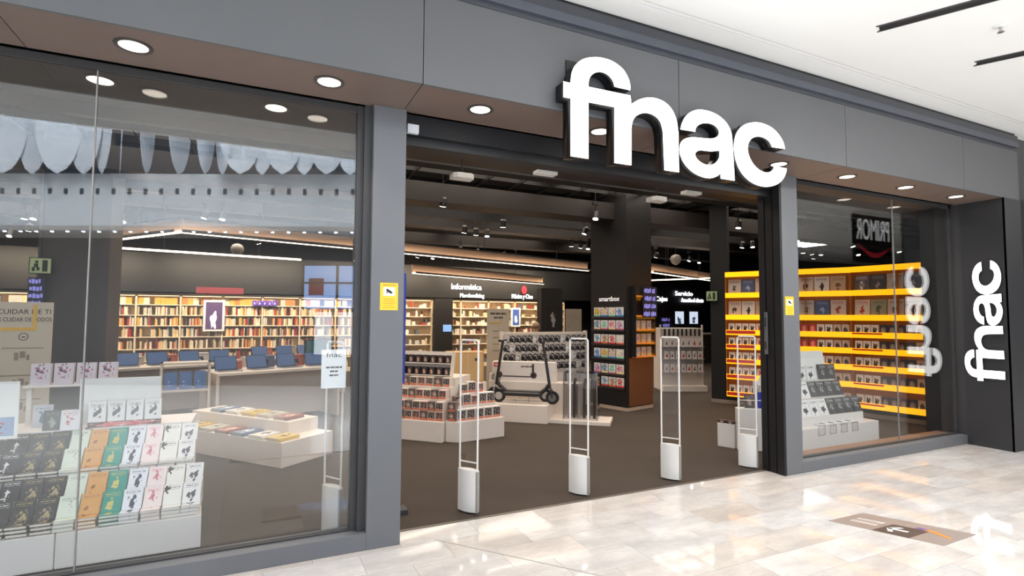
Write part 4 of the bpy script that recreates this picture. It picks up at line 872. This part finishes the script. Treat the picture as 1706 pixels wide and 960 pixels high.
# right face (local y=0): showcase over a brown panel
obj('wood_panel', MB().box(0.05,0.735,-0.02,0,0.08,0.925), M('panel_brown', (112,68,44), 0.5, var=0.12, scale=2), gc)
orange_s = M('shelf_amber', (190,110,50), 0.4, emit=(230,120,40), strength=0.35)
obj('showcase_frame', MB().box(0.13,0.145,-0.10,0.0,0.95,2.22).box(0.70,0.715,-0.10,0.0,0.95,2.22), black, gc)
for z in (0.94,1.18,1.42,1.67,2.03): bx('amber_shelf', 0.145, 0.70, -0.10, -0.001, z, z+0.025, orange_s, gc)
bx('showcase_pane', 0.145, 0.70, -0.108, -0.103, 0.95, 2.22, clear, gc)
gift_r = []
for i in (0,5,6,10): gift_r.append(MB().box(-0.06,0.06,0,0.03,0,0.16).mesh('showcase_box', cover('showcase_%d' % i, (200,180,160), gcol[i][0], gcol[i][1], 130.0+i, 0.7, False)))
for r, z in enumerate((0.965,1.205,1.445)):
    for k in range(3): tag(put('showcase_box', gift_r[(r+k) % 4], None, cf.p(0.24+0.17*k,-0.06,z+0.0005), (0,0,CA)), 'small box in the column showcase, %s shelf from below, %s from left' % (ordw[r], ordw[k]), 'box', 'boxes in the amber showcase')
b_ = banner(cf.p(0.52,-0.125,1.66), CA, 0.42, 0.56, (0.82,0.75,0.85,0.9), 'navy banner with lilac lettering on the right face of the black column')
# ================================================================ ACCESSORY RACK DEEP RIGHT
RA = math.atan2(-0.36,0.83); rf = Fr(7.46,5.86,RA)
ar = thing('accessory_rack', 'white pegboard rack of phone accessories deep inside right of the column', 'rack', (7.46,5.86,0), RA)
obj('body', MB().box(0.0,1.0,0.03,0.5,0,1.42), lam, ar); obj('base_shelf', MB().box(0.0,1.0,-0.25,0.03,0,0.12), lam, ar)
for s_ in (0.0,0.975): obj('upright', MB().box(s_,s_+0.025,-0.02,0.03,0.12,1.5), lam, ar)
for z in (0.42,0.72,1.0): obj('wire_shelf', MB().box(0.03,0.97,-0.16,0.03,z-0.015,z), M('wire_grey', (180,172,166), 0.4, 0.4), ar)
acc_m = [cover('case_pack_%d' % k, (226,214,206), c, None, 140.0+k, 0.6, False) for k, c in enumerate(((40,40,44),(190,60,60),(90,90,150)))]
acc_me = [MB().box(-0.05,0.05,0,0.03,0,0.18).mesh('case_pack', m) for m in acc_m]
for r, z in enumerate((1.0,0.72,0.42)):
    for k in range(7): tag(put('case_pack', acc_me[(k*2+r) % 3], None, rf.p(0.12+0.128*k,-0.12,z+0.0005), (0,0,RA)), '%s phone case pack on the %s white rack shelf, %s from left' % (['black','red','violet'][(k*2+r) % 3], ['top','middle','lowest'][r], ordw[k]), 'pack', 'phone case packs')
strap_me = MB().prism([(-0.02,-0.01),(0.02,-0.01),(0.02,0.01),(-0.02,0.01)], 0, 0.16).mesh('hanging_strap', M('strap_dark', (46,38,42), 0.7, rand=0.3))
for k in range(9): tag(put('hanging_strap', strap_me, None, rf.p(0.12+0.1*k,0.0,1.24)), 'dark wrist strap hanging at the top of the white rack, %s from the left' % ordw[k], 'strap', 'straps on the white rack')
# counters, screens and signs at the far right
ct = thing('service_counter', 'dark service counter under the glowing right-hand signs', 'counter', (13.2,11.0,0))
obj('front', MB().box(-1.6,1.6,0,0.6,0,1.05), charcoal, ct); obj('top', MB().box(-1.65,1.65,-0.05,0.65,1.05,1.10), lam, ct)
struct(obj('wall_service', MB().box(10.5,15.5,11.7,11.85,0,3.2), M('header_black', (11,11,12), 0.5)))
hsign('department_sign', 'Cajas', 12.25, 2.28, 0.24, 0.56, 11.68, 'glowing Cajas lettering over the far right counter')
hsign('department_sign', 'Servicio', 13.2, 2.50, 0.24, 0.85, 11.68, 'glowing Servicio lettering over the far right counter')
hsign('department_sign', 'Atención al cliente', 13.5, 2.26, 0.22, 1.1, 11.68, 'glowing Atención al cliente lettering below Servicio')
for k, x in enumerate((13.4,14.1)):
    s_ = thing('display_screen', 'upright lit screen showing a person above the far right counter, %s' % ['left of the pair','right of the pair'][k], 'screen', (x,11.66,1.42), 0, 'screens above the counter')
    bx('casing', -0.23, 0.23, 0, 0.03, 0, 0.5, black, s_)
    m = cover('screen_art_%d' % k, (200,215,235), (60,60,70), None, 151.0+k, 0.7, False, fz=0.3); b0 = m.node_tree.nodes['Principled BSDF']
    m.node_tree.links.new(b0.inputs['Base Color'].links[0].from_socket, b0.inputs['Emission Color']); b0.inputs['Emission Strength'].default_value = 0.9
    bx('picture', -0.21, 0.21, -0.004, 0, 0.02, 0.48, m, s_)
banner((12.35,11.2,1.10), 0, 0.5, 0.6, (0.8,0.6,0.8), 'navy banner left of the far right screens')
# ================================================================ ORANGE SHELF WALL
S1 = ((7.2,4.06),(8.35,1.95)); S2 = ((8.35,1.95),(8.62,0.45))
amber = M('amber_acrylic', (255,170,20), 0.35, emit=(255,172,10), strength=1.35)
amber2 = M('amber_dim', (150,92,40), 0.5, emit=(255,130,10), strength=0.04)
red_rail = M('rail_red', (196,50,40), 0.5, emit=(200,40,30), strength=0.15)
levels = [2.50,2.10,1.68,1.39,1.12,0.84,0.55,0.22]
struct(obj('wall_shelf_backing', MB().prism([(7.2,4.06),(8.35,1.95),(8.62,0.45),(8.75,0.45),(8.5,2.0),(7.35,4.15)], 0.0, 2.56).prism([(7.2,4.06),(7.36,3.766),(7.51,3.85),(7.35,4.15)], 2.56, 4.15), M('backing_black', (24,23,24), 0.5)))
struct(obj('baseboard_shelf', MB().prism([(7.19,4.06),(8.34,1.95),(8.61,0.45),(8.62,0.45),(8.35,1.95),(7.2,4.07)], 0.0, 0.07), M('base_grey', (150,138,128), 0.4)))
def seg(S, s0, s1, name, lab):
    (ax, ay), (bx_, by_) = S; L = math.hypot(bx_-ax, by_-ay); a = math.atan2(by_-ay, bx_-ax); fr = Fr(ax, ay, a)
    t_ = thing(name, lab, 'shelf unit', (ax,ay,0), a)
    for i, z in enumerate(levels):
        o = bx('lit_shelf', s0, s1, -0.16, -0.002, z-0.02, z, white, t_)
        bx('amber_edge', s0, s1, -0.172, -0.16, z-0.055, z+0.04, amber, o)
        if i >= 1: bx('amber_back', s0, s1, -0.006, -0.002, z+0.02, levels[i-1]-0.03, amber2, t_)
    n = max(1, round((s1-s0)/0.75))
    for k in range(n+1):
        x = s0 + (s1-s0)*k/n; bx('upright', x-0.006, x+0.006, -0.155, -0.006, 0.22, 2.51, amber2, t_)
    return fr
fr1 = seg(S1, 0.33, 2.38, 'amber_shelving', 'glowing amber shelving unit angled behind the entrance and right window')
fr2 = seg(S2, 0.02, 1.40, 'amber_shelving', 'glowing amber shelving unit nearest the upright letters')
bigc = [((196,176,160),(60,50,50)),((190,170,156),(150,60,50)),((60,60,66),(150,140,140)),((200,190,180),(40,40,44)),((206,186,168),(170,40,36)),((180,170,160),(60,60,60)),((176,150,120),(120,70,40)),((150,146,120),(90,90,60)),((70,84,120),(150,160,180)),((90,80,84),(200,190,190))]
big_me = [MB().box(-0.115,0.115,0,0.02,0,0.30).mesh('vinyl_record', cover('vinyl_%d' % i, a, b, None, 160.0+i, 0.5, size=0.8)) for i, (a, b) in enumerate(bigc)]
bign = ['beige','beige and rust','charcoal','stone and black','beige with red','stone','tan','olive','slate blue','plum and white']
sm = [((222,214,206),(40,38,40)),((60,60,66),(150,140,140)),((196,176,160),(60,54,54)),((190,60,50),(230,150,130)),((214,200,186),(170,80,60))]
sm_me = [MB().box(-0.055,0.055,0,0.03,0,0.165).mesh('film_box', cover('film_%d' % i, a, b, None, 180.0+i, 0.75, False, size=1.2)) for i, (a, b) in enumerate(sm)]
smn = ['white and black','charcoal','taupe','red','pale and rust']
for si, (fr, s0, s1, where) in enumerate(((fr1,0.36,2.37,'angled amber unit'),(fr2,0.06,1.39,'nearer amber unit'))):
    ua = fr.a
    for r in (1,2):
        n = int((s1-s0)/0.245)
        for k in range(n):
            i = (k*3+r*5+si*4) % 10; tag(put('vinyl_record', big_me[i], None, fr.p(s0+0.122+0.245*k,-0.10,levels[r]+0.0005), (-0.1,0,ua)), '%s album on the %s shelf of the %s, %s from left' % (bign[i], ['','second','third'][r], where, ordw[k]), 'album', 'album covers on the amber shelving')
    for r in range(3,8):
        n = int((s1-s0)/0.125)
        for k in range(n):
            sx = s0+0.062+0.125*k
            if si == 0: i = 0 if k < 4 else (4 if k < 7 else (2 if k < 8 else (3 if (k < 12 and r < 5) else (2 if k < 12 else (0 if k < 14 else 2)))))
            else: i = 0 if k < 3 else (1 if k < 7 else 2)
            tag(put('film_box', sm_me[i], None, fr.p(sx,-0.12,levels[r]+0.0005), (-0.06,0,ua)), '%s film box, %s shelf of the %s, %s from left' % (smn[i], ordw[r], where, ordw[k]), 'film box', 'film boxes on the amber shelving')
    for r in range(3,8):
        par = [o for o in bpy.data.objects if o.name.startswith('amber_shelving')][si]
        if si == 0: bx('red_rail', 0.34, 0.86, -0.185, -0.173, levels[r]-0.03, levels[r]+0.03, red_rail, par)
        else: bx('red_rail', 0.05, 0.5, -0.185, -0.173, levels[r]+0.005, levels[r]+0.03, red_rail, par)
exit_sign((7.16,3.98,2.09), math.atan2(-2.11,1.15), 'green emergency exit sign on the dark wall end beside the amber shelving')
# ================================================================ WHITE BOXES AT THE RIGHT JAMB
wb = thing('white_plinth', 'tall white display box behind the right door jamb', 'display stand', (4.53,1.03,0), math.atan2(-0.2,0.27))
obj('body', MB().box(0,0.42,0,0.12,0,0.515), white, wb, bevel=0.003); bx('inner_tray', 0.02, 0.40, 0.02, 0.11, 0.515, 0.52, paper, wb)
for xx in (0.03,0.30): obj('post', MB().tube([(xx,0.02,0.515),(xx,0.02,0.80)], 0.007, 6), white, wb)
obj('rail', MB().tube([(0.03,0.02,0.62),(0.30,0.02,0.62)], 0.006, 6), white, wb)
wb2 = thing('white_plinth', 'low white display box stepping out beside the tall one', 'display stand', (4.47,1.30,0), math.atan2(-0.26,0.10))
obj('body', MB().box(0,0.22,0.0,0.09,0,0.30), white, wb2, bevel=0.003)
wf = Fr(4.47,1.30, math.atan2(-0.26,0.10))
for k in range(2): tag(obj('game_box', MB().box(-0.05,0.05,-0.04,0.04,0,0.035), cover('game_dark', (60,50,52), (200,170,160), None, 191.0, 0.6), None, wf.p(0.055+0.11*k,0.045,0.3005), (0,0,wf.a)), 'dark game box lying on the low white display box, %s' % ['left one','right one'][k], 'box', 'game boxes on the low white display')
bb = tag(obj('blue_game_box', MB().box(-0.07,0.07,-0.02,0.02,0,0.20), cover('game_blue', (52,66,190), (225,230,240), None, 192.0, 0.55, False), None, (4.83,0.88,0.5205), (0,0,-0.63)), 'blue game box standing on the tall white display box', 'box')
tag(obj('dark_game_box', MB().box(-0.06,0.06,-0.02,0.02,0,0.17), cover('game_dark2', (50,46,48), (190,160,150), None, 193.0, 0.6), None, (4.694,0.982,0.5205), (0,0,-0.63)), 'dark small box standing beside the blue one on the tall white display box', 'box')
tag(obj('tilted_card', MB().box(-0.05,0.05,-0.004,0.004,0,0.26), whitep, None, (4.74,0.90,0.62), (0.1,0.35,-0.6)), 'white price card tilted above the tall white display box', 'card')
bpy.data.objects['tilted_card'].location = (4.80,0.90,0.80)
obj('card_clip', MB().tube([(0,0,-0.28),(0,0,0.02)], 0.005, 6), chrome, bpy.data.objects['tilted_card'])
# ================================================================ RIGHT WINDOW DISPLAY
rt = thing('window_plinth', 'white stepped plinth of books in the right-hand window', 'display stand', (4.55,0.55,0))
obj('base', MB().box(0.55,2.07,0,0.75,0,0.29), white, rt, bevel=0.004); bx('step', 0.58, 1.95, 0.13, 0.75, 0.29, 0.40, white, rt); bx('step', 0.58, 1.87, 0.33, 0.75, 0.40, 0.60, white, rt); bx('step', 0.58, 1.90, 0.50, 0.75, 0.60, 0.80, white, rt)
RW = book_proto('book', 0.165, 0.21, 0.022, cover('cover_white_dancer', (232,232,232), (60,60,70), None, 201.0, 0.6, fx=0.45, fz=0.35))
RB = book_proto('book', 0.165, 0.21, 0.022, cover('cover_slate_print', (58,62,66), (190,190,190), None, 202.0, 0.4, fx=0.5, fz=0.4))
for r, (y, z, nw, x1) in enumerate(((0.70,0.4005,6,6.44),(0.90,0.6005,5,6.36))):
    for k in range(8 if r == 0 else 7):
        blk = k < 4
        place_book(RB if blk else RW, (x1-0.172*k, y, z), (-0.35,0,0), '%s book on the %s step of the right window plinth, %s from right' % ('slate grey' if blk else 'white', ['lower','middle'][r], ordw[k]), 'books in the right window')
for k in range(6):
    place_book(RW, (6.40-0.172*k-0.3, 0.56, 0.3145+0.0), (-PI/2,0,0), 'white book lying flat on the right window plinth edge, %s from right' % ordw[k], 'flat books in the right window') if k < 4 else None
wbd = tag(obj('white_board', MB().box(-0.27,0.27,0,0.012,0,0.40), whitep, None, (6.10,1.10,0.8005), (-0.18,0,-0.05)), 'blank white board tilted at the top of the right window display', 'board')
for k in range(2):
    for j in range(2): place_book(book_proto('book', 0.13, 0.085, 0.02, RB[1].materials[0]) if 0 else RB, (6.44-0.18*k, 1.065, 0.8005) if j == 0 else (6.30-0.18*k-0.25, 1.065, 0.8005), (-0.12,0,0), 'slate grey book at the foot of the tilted white board, %s' % [['rightmost','second from right'],['third from right','leftmost']][j][k], 'books at the tilted board') if j == 0 else place_book(RW, (5.98-0.18*k, 1.05, 0.8005), (-0.12,0,0), 'white book at the foot of the tilted white board, %s' % ['right one','left one'][k], 'books at the tilted board')
for k in range(4):
    h_ = thing('acrylic_holder', 'small clear holder on the front edge of the right window plinth, %s from the left' % ordw[k], 'holder', (5.45+0.22*k,0.545,0.20), 0, 'clear holders on the plinth edge')
    obj('frame', MB().tube([(-0.06,0,0.0),(-0.06,0,0.11),(0.06,0,0.11),(0.06,0,0.0),(-0.06,0,0.0)], 0.004, 6), gate_d, h_); bx('label_pane', -0.055, 0.055, -0.002, 0.002, 0.005, 0.105, clear, h_)
tag(obj('blue_book', MB().box(-0.05,0.05,0,0.03,0,0.2), cover('blue_side', (60,80,170), (220,220,240), None, 205.0, 0.4), None, (5.19,0.70,0.4005), (-0.2,0,0.0)), 'blue book at the pillar end of the right window display', 'book')
tag(bx('white_poster', 5.75, 6.02, 1.40, 1.41, 0.0, 1.28, whitep), 'white poster panel behind the pillar end of the right window display', 'poster')
dpt = thing('screen_partition', 'dark partition with a small blue screen between the lit shelves under Informática', 'partition', (4.47,12.6,0))
obj('panel', MB().box(-0.30,0.30,0,0.2,0,2.24), M('panel_black', (30,28,28), 0.5), dpt); bx('blue_screen', -0.02, 0.26, -0.01, 0, 1.18, 1.40, M('screen_blue', (110,140,190), 0.3, emit=(120,160,220), strength=0.8), dpt)
tag(obj('red_emblem', MB().prism([(0.10*math.cos(2*PI*k/20), 0.14*math.sin(2*PI*k/20)) for k in range(20)], 0, 0.02, mat=Matrix.Translation((7.46,12.84,2.60)) @ Matrix.Rotation(PI/2,4,'X')), M('emblem_red', (210,30,50), 0.5, emit=(220,20,45), strength=0.7)), 'small red oval emblem on the black header above Música y Cine', 'sign')
# blue roller banner beside the left entrance pillar
bl = thing('blue_banner', 'tall narrow royal blue banner just behind the left entrance pillar', 'banner', (0.125,0.62,0))
obj('cloth', MB().box(-0.16,0.05,0,0.015,1.08,2.02), M('banner_blue', (28,48,140), 0.5, var=0.1), bl); obj('pole', MB().tube([(-0.06,0.03,0.04),(-0.06,0.03,2.02)], 0.012, 6), black, bl); obj('base', MB().box(-0.2,0.08,-0.06,0.07,0,0.04), charcoal, bl)
# ================================================================ CEILING FITTINGS
for nm, pts, z, lab in (('front', [(-3.53,8.21),(-2.13,6.30),(7.73,9.23)], 3.0, 'suspended cream light cove running across the front of the shop'), ('left', [(-3.19,6.90),(-0.2,7.45)], 2.75, 'short lower light line hanging behind the left window'), ('rear', [(2.63,9.55),(7.67,11.83)], 2.75, 'lower light cove before the Informática header'), ('right', [(8.51,7.44),(12.75,9.23)], 2.86, 'light cove hanging deep right of the gift box column'), ('right_low', [(10.51,9.85),(11.51,8.04)], 2.85, 'short crossing light line deep right of the gift box column')):
    cv = thing('light_cove', lab, 'light fitting', (0,0,0))
    for (xa, ya), (xb, yb) in zip(pts, pts[1:]):
        d = Vector((xb-xa, yb-ya, 0)); L = d.length; a = math.atan2(d.y, d.x); mt = Matrix.Translation((xa,ya,z)) @ Matrix.Rotation(a,4,'Z')
        h_ = 0.0 if nm in ('left','right_low') else 0.20
        if h_: obj('fascia', MB().box(0,L,0.02,0.06,0.03,0.03+h_,mat=mt), M('cove_cream', (196,164,136), 0.6, var=0.06), cv); obj('top_rail', MB().box(0,L,-0.05,0.08,0.03+h_,0.06+h_,mat=mt), black, cv)
        obj('led_line', MB().box(0,L,-0.03,0.03,0.0,0.03,mat=mt), M('led_warm', (255,255,255), 0.5, emit=(255,226,196), strength=5), cv)
        if h_: obj('led_tray', MB().box(0,L,-0.12,-0.10,0.0,0.05,mat=mt), charcoal, cv)
        n = max(2, int(L/2.2))
        for k in range(n): obj('hanger_rod', MB().tube([mt @ Vector((L*(k+0.5)/n,0.04,0.03+h_)), mt @ Vector((L*(k+0.5)/n,0.04,4.15-z))], 0.008, 5), black, cv)
sp_body = MB().lathe([(0.05,0.0),(0.058,0.02),(0.058,0.13),(0.03,0.16)], 12).mesh('lamp_body', M('spot_black', (30,29,30), 0.4))
sp_lens = MB().lathe([(0.048,-0.003),(0.048,0.002)], 12).mesh('lens', glow)
sp_arm = MB().tube([(0,0,0.15),(0,0,0.26)], 0.012, 6).box(-0.06,0.06,-0.02,0.02,0.25,0.30).mesh('bracket', black)
sp_stem = MB().tube([(0,0,0.30),(0,0,0.75)], 0.006, 5).mesh('stem', black)
spots = [(1.65,4.18),(2.89,6.55),(3.23,6.74),(3.51,6.79),(3.33,5.56),(4.42,3.99),(5.19,5.54),(6.02,7.39),(6.34,7.48),(6.64,7.59),(5.67,4.28),(6.72,5.53),(6.42,5.58),(8.67,8.01),(9.14,8.27),(9.42,8.29),(10.97,8.59),(11.64,8.85),(12.59,8.99),(7.42,3.94-0.4),(9.87,5.62),(10.0,5.41),(-4.86,8.75),(-4.71,8.67),(-5.32,10.54),(-3.88,8.45),(-3.43,8.37),(-3.28,8.29),(-3.0,8.29),(-6.0,11.7),(-1.58,7.13),(-1.87,7.15),(-0.95,10.5),(10.02,4.22),(12.18,5.66),(12.64,5.73),(12.98,5.71),(13.62,6.39),(12.02,4.22),(13.86,5.24),(14.11,4.34),(4.0,9.8),(4.6,10.0),(5.6,10.4),(6.1,10.7),(3.3,11.6),(3.8,11.7),(0.5,9.4),(1.1,9.6)]
zone = lambda x, y: 'behind the left window' if x < 1.2 else ('above the collectible and scooter tables' if x < 5 and y < 8 else ('before the Informática header' if x < 8 and y >= 9 else ('around the gift box column' if x < 8 else 'deep above the amber shelving')))
cnt = {}
spots.sort(key=lambda p: (p[0]+1)/(p[1]+4))
for i, (x, y) in enumerate(spots):
    zn = zone(x, y); cnt[zn] = cnt.get(zn, 0)+1
    s_ = thing('track_spotlight', 'black ceiling spotlight %s, %s from the left' % (zn, nth(cnt[zn])), 'spotlight', (x,y,3.4), random.uniform(0,6), 'ceiling spotlights %s' % zn)
    tl_ = (random.uniform(-0.35,0.35), random.uniform(-0.35,0.35), 0)
    b0 = put('lamp_body', sp_body, s_, (0,0,0), tl_); put('lens', sp_lens, b0); put('bracket', sp_arm, s_); put('stem', sp_stem, s_)
# white boxes (projectors and access points) below the ceiling
dev_m = M('device_white', (224,222,218), 0.5)
for k, (x, y, hang, lab) in enumerate(((1.17,1.98,True,'white projector box hanging on a pole inside the entrance'),(1.97,1.40,False,'flat white ceiling box left of the letter f stem'),(4.04,1.92,True,'white projector box hanging on a pole below the letter a'),(4.17,1.40,False,'flat white ceiling box below the letter c'),(1.02,0.86,False,'slim white ceiling box close to the door header'))):
    d_ = thing('ceiling_box', lab, 'ceiling device', (x,y,3.30))
    if hang: obj('case', MB().prism([(-0.13,-0.05),(-0.09,-0.10),(0.09,-0.10),(0.13,-0.05),(0.13,0.08),(-0.13,0.08)], -0.03, 0.03), dev_m, d_, bevel=0.006); obj('pole', MB().tube([(0,0,0.03),(0,0,0.85)], 0.012, 8), black, d_); obj('brace', MB().tube([(0,0,0.25),(-0.10,0.0,0.55)], 0.008, 6), black, d_)
    else:
        s_ = 1.0 if k < 4 else 0.6
        obj('case', MB().box(-0.13*s_,0.13*s_,-0.06*s_,0.06*s_,-0.02,0.02), dev_m, d_, bevel=0.004); obj('pole', MB().tube([(0,0,0.02),(0,0,0.85)], 0.008, 6), black, d_)
for k, (x, y, lab) in enumerate(((-1.43,10.97,'round pale ceiling globe behind the left window'),(9.62,7.68,'round ceiling globe camera right of the gift box column'))):
    g_ = thing('globe_camera', lab, 'camera', (x,y,3.30)); obj('dome', MB().lathe([(0.02,-0.16),(0.10,-0.12),(0.15,-0.03),(0.15,0.03),(0.11,0.10),(0.05,0.13)], 16), M('globe_grey', (150,144,138), 0.3), g_, smooth=True)
    obj('pole', MB().tube([(0,0,0.12),(0,0,0.84)], 0.012, 6), black, g_)
# ================================================================ PERSON BEHIND THE GONDOLA
def person():
    J = {'pelvis':(0,0,0.92),'waist':(0,0,1.05),'chest':(0,0.01,1.25),'neckb':(0,0,1.40),'neck':(0,0,1.47),'head0':(0,-0.01,1.53),'head1':(0,-0.02,1.60),'head2':(0,-0.01,1.67),
         'ls':(0.17,0,1.36),'le':(0.22,0.02,1.08),'lw':(0.20,-0.12,0.90),'lh':(0.19,-0.17,0.84),'rs':(-0.17,0,1.36),'re':(-0.22,0.02,1.08),'rw':(-0.20,-0.12,0.90),'rh':(-0.19,-0.17,0.84),
         'lhip':(0.09,0,0.88),'lk':(0.10,-0.01,0.48),'la':(0.10,0.02,0.08),'lf':(0.11,-0.13,0.035),'rhip':(-0.09,0,0.88),'rk':(-0.10,-0.01,0.48),'ra':(-0.10,0.02,0.08),'rf':(-0.11,-0.13,0.035)}
    E_ = [('pelvis','waist'),('waist','chest'),('chest','neckb'),('neckb','neck'),('neck','head0'),('head0','head1'),('head1','head2'),('neckb','ls'),('ls','le'),('le','lw'),('lw','lh'),('neckb','rs'),('rs','re'),('re','rw'),('rw','rh'),('pelvis','lhip'),('lhip','lk'),('lk','la'),('la','lf'),('pelvis','rhip'),('rhip','rk'),('rk','ra'),('ra','rf')]
    Rr = {'pelvis':0.14,'waist':0.125,'chest':0.145,'neckb':0.075,'neck':0.052,'head0':0.072,'head1':0.088,'head2':0.075,'ls':0.065,'le':0.045,'lw':0.032,'lh':0.035,'lhip':0.085,'lk':0.06,'la':0.042,'lf':0.04}
    hands = []
    for sd, s_ in (('l',1),('r',-1)):
        for f in range(5):
            nm = '%sf%d' % (sd, f); b = J[sd+'h']
            if f == 0: p1, p2 = (b[0]-s_*0.035,b[1]-0.01,b[2]-0.01), (b[0]-s_*0.05,b[1]-0.03,b[2]-0.04)
            else: p1, p2 = (b[0]+s_*(-0.028+0.018*(f-1)),b[1]-0.025,b[2]-0.045), (b[0]+s_*(-0.028+0.018*(f-1)),b[1]-0.03,b[2]-0.075+0.006*abs(f-2.5))
            J[nm+'a'] = p1; J[nm+'b'] = p2; E_ += [(sd+'h',nm+'a'),(nm+'a',nm+'b')]; Rr[nm+'a'] = 0.009; Rr[nm+'b'] = 0.008
    keys = list(J); me = bpy.data.meshes.new('person'); me.from_pydata([J[k] for k in keys], [(keys.index(a), keys.index(b)) for a, b in E_], [])
    o = bpy.data.objects.new('person', me); C.objects.link(o)
    sm_ = o.modifiers.new('skin','SKIN'); sv = me.skin_vertices[0] if me.skin_vertices else None
    if sv is None:
        me.skin_vertices.new() if hasattr(me.skin_vertices,'new') else None; sv = me.skin_vertices[0]
    for i, k in enumerate(keys):
        kk = k if k in Rr else 'l'+k[1:]
        r = Rr.get(kk, 0.05); sv.data[i].radius = (r, r*0.8 if k in ('chest','waist','pelvis') else r); sv.data[i].use_root = (k == 'pelvis')
    ss = o.modifiers.new('sub','SUBSURF'); ss.levels = 1; ss.render_levels = 2
    t = NT('person_body'); g = t.coord('Object'); s3 = t.n('ShaderNodeSeparateXYZ'); t.l(g, s3.inputs[0]); z = s3.outputs['Z']
    n_ = t.math('ADD', z, t.math('MULTIPLY', t.noise(g, 20.0), 0.01))
    c1 = t.mix(t.math('GREATER_THAN', n_, 0.95), lin((48,52,66)), lin((224,186,70)))
    c2 = t.mix(t.math('GREATER_THAN', n_, 1.435), c1, lin((206,160,132)))
    c3 = t.mix(t.math('LESS_THAN', n_, 0.075), c2, lin((40,36,36)))
    ax = t.math('ABSOLUTE', s3.outputs['X']); arm = t.math('MULTIPLY', t.math('GREATER_THAN', ax, 0.165), t.math('LESS_THAN', n_, 1.12))
    arm = t.math('MULTIPLY', arm, t.math('GREATER_THAN', n_, 0.70))
    c4 = t.mix(arm, c3, lin((206,160,132)))
    t.l(c4, t.b.inputs['Base Color']); t.b.inputs['Roughness'].default_value = 0.7
    me.materials.append(t.m)
    tag(o, 'person in a yellow shirt standing behind the headphone gondola', 'person')
    hm = M('hair_grey', (150,124,104), 0.8)
    obj('hair', MB().lathe([(0.094,1.60),(0.098,1.65),(0.090,1.70),(0.06,1.745),(0.01,1.76)], 16, mat=Matrix.Translation((0,0.015,0))), hm, o, smooth=True)
    fm = M('eye_dark', (40,30,28), 0.4)
    for s_ in (-1,1): obj('eye', MB().lathe([(0.004,-0.005),(0.009,0.0),(0.004,0.005)], 8, mat=Matrix.Translation((s_*0.032,-0.098,1.615))), fm, o); obj('ear', MB().lathe([(0.008,-0.022),(0.016,0.0),(0.008,0.022)], 8, mat=Matrix.Translation((s_*0.088,0.0,1.60))), M('skin', (206,160,132), 0.6), o)
    obj('nose', MB().lathe([(0.014,-0.012),(0.009,0.005),(0.004,0.022)], 8, mat=Matrix.Translation((0,-0.104,1.585))), M('skin', (206,160,132), 0.6), o)
    obj('mouth', MB().box(-0.022,0.022,-0.097,-0.089,1.548,1.555), M('lip', (160,90,84), 0.5), o)
    return o
pe = person(); pe.location = (4.83,7.0,0); pe.rotation_euler = (0,0,rad(150)); pe.scale = (0.88,0.88,0.88)
